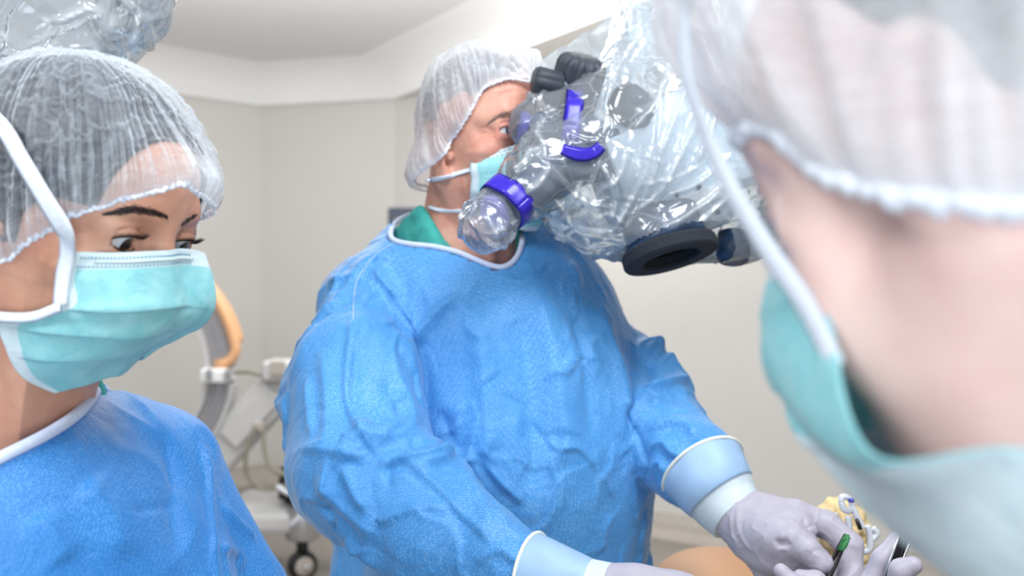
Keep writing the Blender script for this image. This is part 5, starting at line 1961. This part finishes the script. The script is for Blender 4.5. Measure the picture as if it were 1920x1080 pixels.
# ------------------------------------------------------------------ draped lamp in the upper left corner
lamp = thing('surgical_lamp', 'surgical lamp wrapped in crinkled clear film above the woman', 'lamp', P(60, -160, 1.05))
lathe('lamp_head', [(0, 0.03), (0.02, 0.10), (0.05, 0.16), (0.08, 0.17), (0.10, 0.165)], P(30, -175, 1.10), (0.05, -0.1, 1), M['scope_w'], lamp, n=48)
lathe('handle', [(0, 0.016), (0.005, 0.021), (0.05, 0.019), (0.07, 0.026)], P(40, -75, 1.09), (0.02, 0, 1), M['scope_w'], lamp, n=28)
tube('lamp_arm', [P(30, -330, 1.10), P(-60, -480, 1.3), P(-300, -700, 1.8)], 0.03, M['scope_w'], lamp, n=16)
F = Field((-0.72, 0.88, 1.62), (-0.30, 1.30, 1.90), 0.0034)
F.ell(P(60, -20, 1.06), (0.135, 0.10, 0.085), None, 0.03)
F.cone(P(150, 30, 1.06), P(60, 70, 1.05), 0.055, 0.035, 0.03)
F.cone(P(215, -10, 1.07), P(180, 60, 1.07), 0.045, 0.03, 0.03)
F.cone(P(60, -40, 1.06), P(-60, 110, 1.07), 0.10, 0.06, 0.03)
film('film_wrap', F, M['film2'], lamp, 131, 0.008, 12, None, [([(32, 95), (90, 62), (150, 40), (205, 20)], 0.004, 0.010), ([(60, 30), (110, 34), (160, 18), (200, 20)], 0.004, 0.008), ([(75, 105), (130, 88), (195, 90)], 0.004, 0.008), ([(0, 55), (20, 75), (34, 95)], 0.004, 0.008)])
# ------------------------------------------------------------------ person in the near right foreground, seen from behind their cheek
fore = thing('person', 'out-of-focus person in the near right foreground, in profile with white cap and teal mask', 'person', (0.20, 0.36, 0.0))
HF_ = Head(180 + 55, -18, 0, (-0.016, 0.079, -0.012), P(1720, 215, 0.33), 1.0)
F = Field(HF_.C - (0.16, 0.16, 0.24), HF_.C + (0.16, 0.16, 0.15), 0.0028)
sculpt_head(F, HF_, male=True)
F.cone(HF_.w((-0.03, 0, -0.05)), HF_.w((-0.055, 0, -0.22)), 0.055, 0.060, 0.03)
F.cone(HF_.w((0.03, 0, -0.085)), HF_.w((0.0, 0, -0.2)), 0.030, 0.045, 0.04)
V, Q = F.mesh()
V = relax(V, Q, 1, 0.4)
L = to_local(HF_, V)
w = np.clip((L[:, 0] - 0.035) / 0.04, 0, 1) * np.clip((-L[:, 2] - 0.012) / 0.02, 0, 1)
V = V - (w * 0.014)[:, None] * HF_.R[:, 0]
mesh_np('body', V, Q, M['skin_f'], fore)
for y in (-1, 1):
    eyeball(HF_, y, (1, 0, -0.2), M['eye_w'], fore)
F = Field(HF_.C - 0.15, HF_.C + 0.15, 0.005)
F.ell(HF_.w((-0.022, 0, 0.040)), (0.100, 0.080, 0.087), HF_.R)
F.ell(HF_.w((0.085, 0, -0.05)), (0.09, 0.10, 0.125), HF_.R, 0.004, 'sub')
V, Q = F.mesh()
mesh_np('hair', V, Q, M['hair_d'], fore)
half = np.array([(0.102, 0.0, 0.040), (0.094, 0.030, 0.034), (0.075, 0.055, 0.026), (0.045, 0.074, 0.012), (0.015, 0.086, -0.022), (-0.03, 0.092, -0.050), (-0.07, 0.08, -0.066), (-0.105, 0.04, -0.068)])
edge = np.vstack([half, [(-0.115, 0, -0.070)], half[1:][::-1] * (1, -1, 1)])
M['cap_f'] = cap_mat('bouffant_cap_web_near', tint=(0.93, 0.96, 1.0, 1), base=0.42)
cap_f, ew = bouffant('cap', HF_, edge, (-0.005, 0, 0.02), (-0.25, 0, 1), (0.0, 0, 0.050), (0.146, 0.100, 0.100), M['cap_f'], fore, 101, gathers=50, amp=0.006, nu=240, nv=70, bag=0.006)
ruffle(ew, HF_.R[:, 2], M['elastic'], cap_f, 102, rad=0.004, wav=0.0012, n=500)
tf = lambda x, y, d: to_local(HF_, P(x, y, d))
gm = mask_grid_local([
    [(.050, .064, -.040), (.074, .050, -.030), (.100, .021, -.014), (.109, 0, -.010)],
    [(.050, .066, -.052), (.086, .050, -.045), (.116, .020, -.040), (.124, 0, -.040)],
    [(.048, .067, -.066), (.092, .050, -.068), (.120, .020, -.070), (.128, 0, -.070)],
    [tf(1640, 852, .335), tf(1560, 850, .37), tf(1505, 800, .42), tf(1490, 780, .445)],
    [tf(1945, 862, .290), tf(1760, 945, .335), tf(1610, 900, .395), tf(1570, 880, .42)],
    [tf(1990, 1130, .30), tf(1850, 1130, .335), tf(1730, 1050, .375), tf(1690, 1005, .40)]])
gm[3:, 4:, 0] += 0.01
mask_f, S, N = sheet('mask', HF_.w(gm.reshape(-1, 3)).reshape(gm.shape), 60, 50, M['mask'], fore, pleat,
                     mats=[M['mask'], M['mask_edge']], fmat_fn=lambda u, v: ((v < 0.10) | (v > 0.66)).astype(int))
p = catmull(HF_.w(np.array([(.048, .069, -.082), (.056, .067, -.055), (.070, .067, -.02), (.076, .074, .02), (.062, .090, .06), (.02, .086, .11), (-.03, .05, .15)])), 40)
ribbon('tie', p, np.tile(HF_.d((0.35, 1, 0.1)), (40, 1)), 0.012, 0.001, M['strap'], mask_f)
# pale gown: shoulders and chest
M['gown_f'] = fabric_mat('gown_pale_blue_near', srgb(204, 226, 244), srgb(216, 234, 248))
F = Field((0.02, 0.14, 1.05), (0.56, 0.80, 1.46), 0.005)
nk = HF_.w((-0.09, 0, -0.21))
lf = HF_.R[:, 1] * np.array((1, 1, 0))
lf = unit(lf)
ff = unit(HF_.R[:, 0] * np.array((1, 1, 0)))
Rg = np.array([ff, lf, (0, 0, 1.0)]).T
F.ell(nk + np.array((0.03, 0, -0.19)), (0.11, 0.15, 0.19), Rg, 0.05)
F.cone(nk + lf * 0.17 + np.array((0, 0, -0.05)), nk - lf * 0.17 + np.array((0, 0, -0.05)), 0.055, 0.055, 0.05)
F.cone(nk + np.array((0, 0, 0.0)), nk + np.array((0, 0, -0.08)), 0.080, 0.10, 0.04)
V, Q = F.mesh()
Nn = normals(V, Q)
V = V + Nn * (0.006 * perlin(V * 14, 111))[:, None]
mesh_np('gown', V, Q, M['gown_f'], fore)
# ------------------------------------------------------------------ things around the operating field
# tan rounded pad below the gloved hand
F = Field((0.18, 1.44, 0.80), (0.56, 1.92, 1.06), 0.005)
pc_ = P(1345, 1108, 1.62)
F.ell(pc_, (0.105, 0.14, 0.062), None, 0.02)
F.ell(pc_ + np.array((0.06, 0.02, -0.02)), (0.10, 0.15, 0.05), None, 0.04)
V, Q = F.mesh()
pad = mesh_np('padded_rest', V, Q, M['tan'])
tag(pad, 'tan rounded pad seen below the gloved left hand', 'pad')

# forceps with the green grip
fo = thing('forceps', 'thin dark forceps with a green grip held by the gloved hand', 'forceps', P(1548, 1095, 1.19))
tip, mid, low = P(1588, 1003, 1.215), P(1574, 1032, 1.208), P(1540, 1110, 1.185)
for s_ in (-1, 1):
    off = np.array((0.0022 * s_, -0.001 * s_, 0))
    tube('prong', catmull(np.array([tip + off * 0.4, mid + off, (mid + low) / 2 + off * 1.2, low + off * 0.3]), 24), np.linspace(0.0022, 0.0016, 24), M['darksteel'], fo, n=8, flat=1.6)
gp = catmull(np.array([tip + np.array((0, -0.002, 0.001)), (tip + mid) / 2 + np.array((0, -0.002, 0)), mid + np.array((0, -0.002, 0))]), 14)
grip = tube('grip', gp, 0.0058 * np.sin(np.linspace(0.5, 2.6, 14)) + 0.0006, M['green'], fo, n=10, flat=0.5)
for i in range(3, 12, 2):
    tube('grip_rib', [gp[i] + np.array((-0.005, -0.003, -0.001)), gp[i] + np.array((0, -0.0045, 0)), gp[i] + np.array((0.005, -0.003, 0.001))], 0.0006, M['green'], grip, n=6)

# cream gauze and white looped tubing behind the hand
F = Field((0.36, 1.18, 1.02), (0.52, 1.42, 1.22), 0.0035)
for x, y, r in ((1556, 972, .017), (1575, 962, .019), (1590, 985, .024), (1575, 1010, .022), (1600, 1030, .02)):
    F.ell(P(x, y, 1.33), (r, r * 0.9, r * 0.8), None, 0.012)
V, Q = F.mesh()
Nn = normals(V, Q)
V = V + Nn * (0.006 * ridged(V * 45, 121, 2) + 0.004 * perlin(V * 60, 122))[:, None]
gz_ = mesh_np('gauze', V, Q, M['gauze'])
tag(gz_, 'crumpled cream gauze behind the gloved hand', 'gauze')
tb = thing('tube_clip', 'white looped plastic tube clip behind the gloved hand', 'tube clip', P(1620, 1050, 1.27))
for pts in ([(1565, 962), (1566, 980), (1580, 996), (1600, 1004), (1608, 1022), (1618, 1034), (1630, 1030), (1632, 1010), (1626, 985)],
            [(1590, 968), (1592, 985), (1594, 1000)],
            [(1577, 940), (1580, 932), (1592, 934), (1598, 948), (1592, 958), (1582, 954), (1577, 940)],
            [(1598, 950), (1608, 972), (1618, 990)], [(1636, 990), (1644, 1000), (1636, 1012)]):
    tube('tube_loop', catmull(np.array([P(x, y, 1.27) for x, y in pts]), 8 * len(pts)), 0.0042, M['clip'], tb, n=10)
tube('black_seal', [P(1606, 974, 1.262), P(1613, 992, 1.262)], 0.0026, M['black'], tb, n=8)
lathe('blue_port', [(0, 0.003), (0.006, 0.003)], P(1594, 938, 1.262), (0.3, -1, 0.2), M['tape'], tb, n=10)

# second gloved hand reaching in from the lower right
hd2 = thing('gloved_hand', 'gloved hand reaching in at the lower right edge of the field', 'hand', P(1660, 1180, 1.12))
F = Field((0.27, 0.98, 0.96), (0.54, 1.26, 1.20), 0.0024)
F.ell(P(1640, 1200, 1.12), (0.05, 0.034, 0.045), None, 0.02)
F.cone(P(1640, 1200, 1.12), P(1680, 1330, 1.05), 0.034, 0.036, 0.02)
F.chain([P(1618, 1170, 1.12), P(1632, 1100, 1.12), P(1655, 1050, 1.12), P(1682, 1012, 1.125)], [0.015, 0.0135, 0.012, 0.0095], 0.006)
F.chain([P(1660, 1170, 1.11), P(1678, 1110, 1.09), P(1690, 1070, 1.08), P(1712, 1060, 1.075)], [0.015, 0.0130, 0.012, 0.0100], 0.006)
F.chain([P(1600, 1180, 1.13), P(1560, 1120, 1.16), P(1530, 1088, 1.165), P(1500, 1082, 1.165)], [0.014, 0.0115, 0.0105, 0.009], 0.006)
F.chain([P(1590, 1200, 1.12), P(1530, 1140, 1.14), P(1488, 1095, 1.15), P(1464, 1070, 1.155)], [0.014, 0.0120, 0.0105, 0.0085], 0.006)
V, Q = F.mesh()
mesh_np('glove', V, Q, M['glove'], hd2)
ins = thing('retractor', 'dark steel retractor blade beside the lower right gloved hand', 'retractor', P(1670, 1120, 1.10))
box('blade', P(1676, 1060, 1.10), (0.012, 0.004, 0.075), M['darksteel'], ins, R=frame(0, 0, 0) @ np.array([[0.94, 0, 0.34], [0, 1, 0], [-0.34, 0, 0.94]]), bev=0.0012)
for dx in (-0.0075, 0.0075):
    tube('edge_rail', [P(1676, 1060, 1.095) + np.array((dx * 0.94 - 0.0128, 0, -0.037)), P(1676, 1060, 1.095) + np.array((dx * 0.94 + 0.0128, 0, 0.033))], 0.0016, M['steel'], ins, n=8)
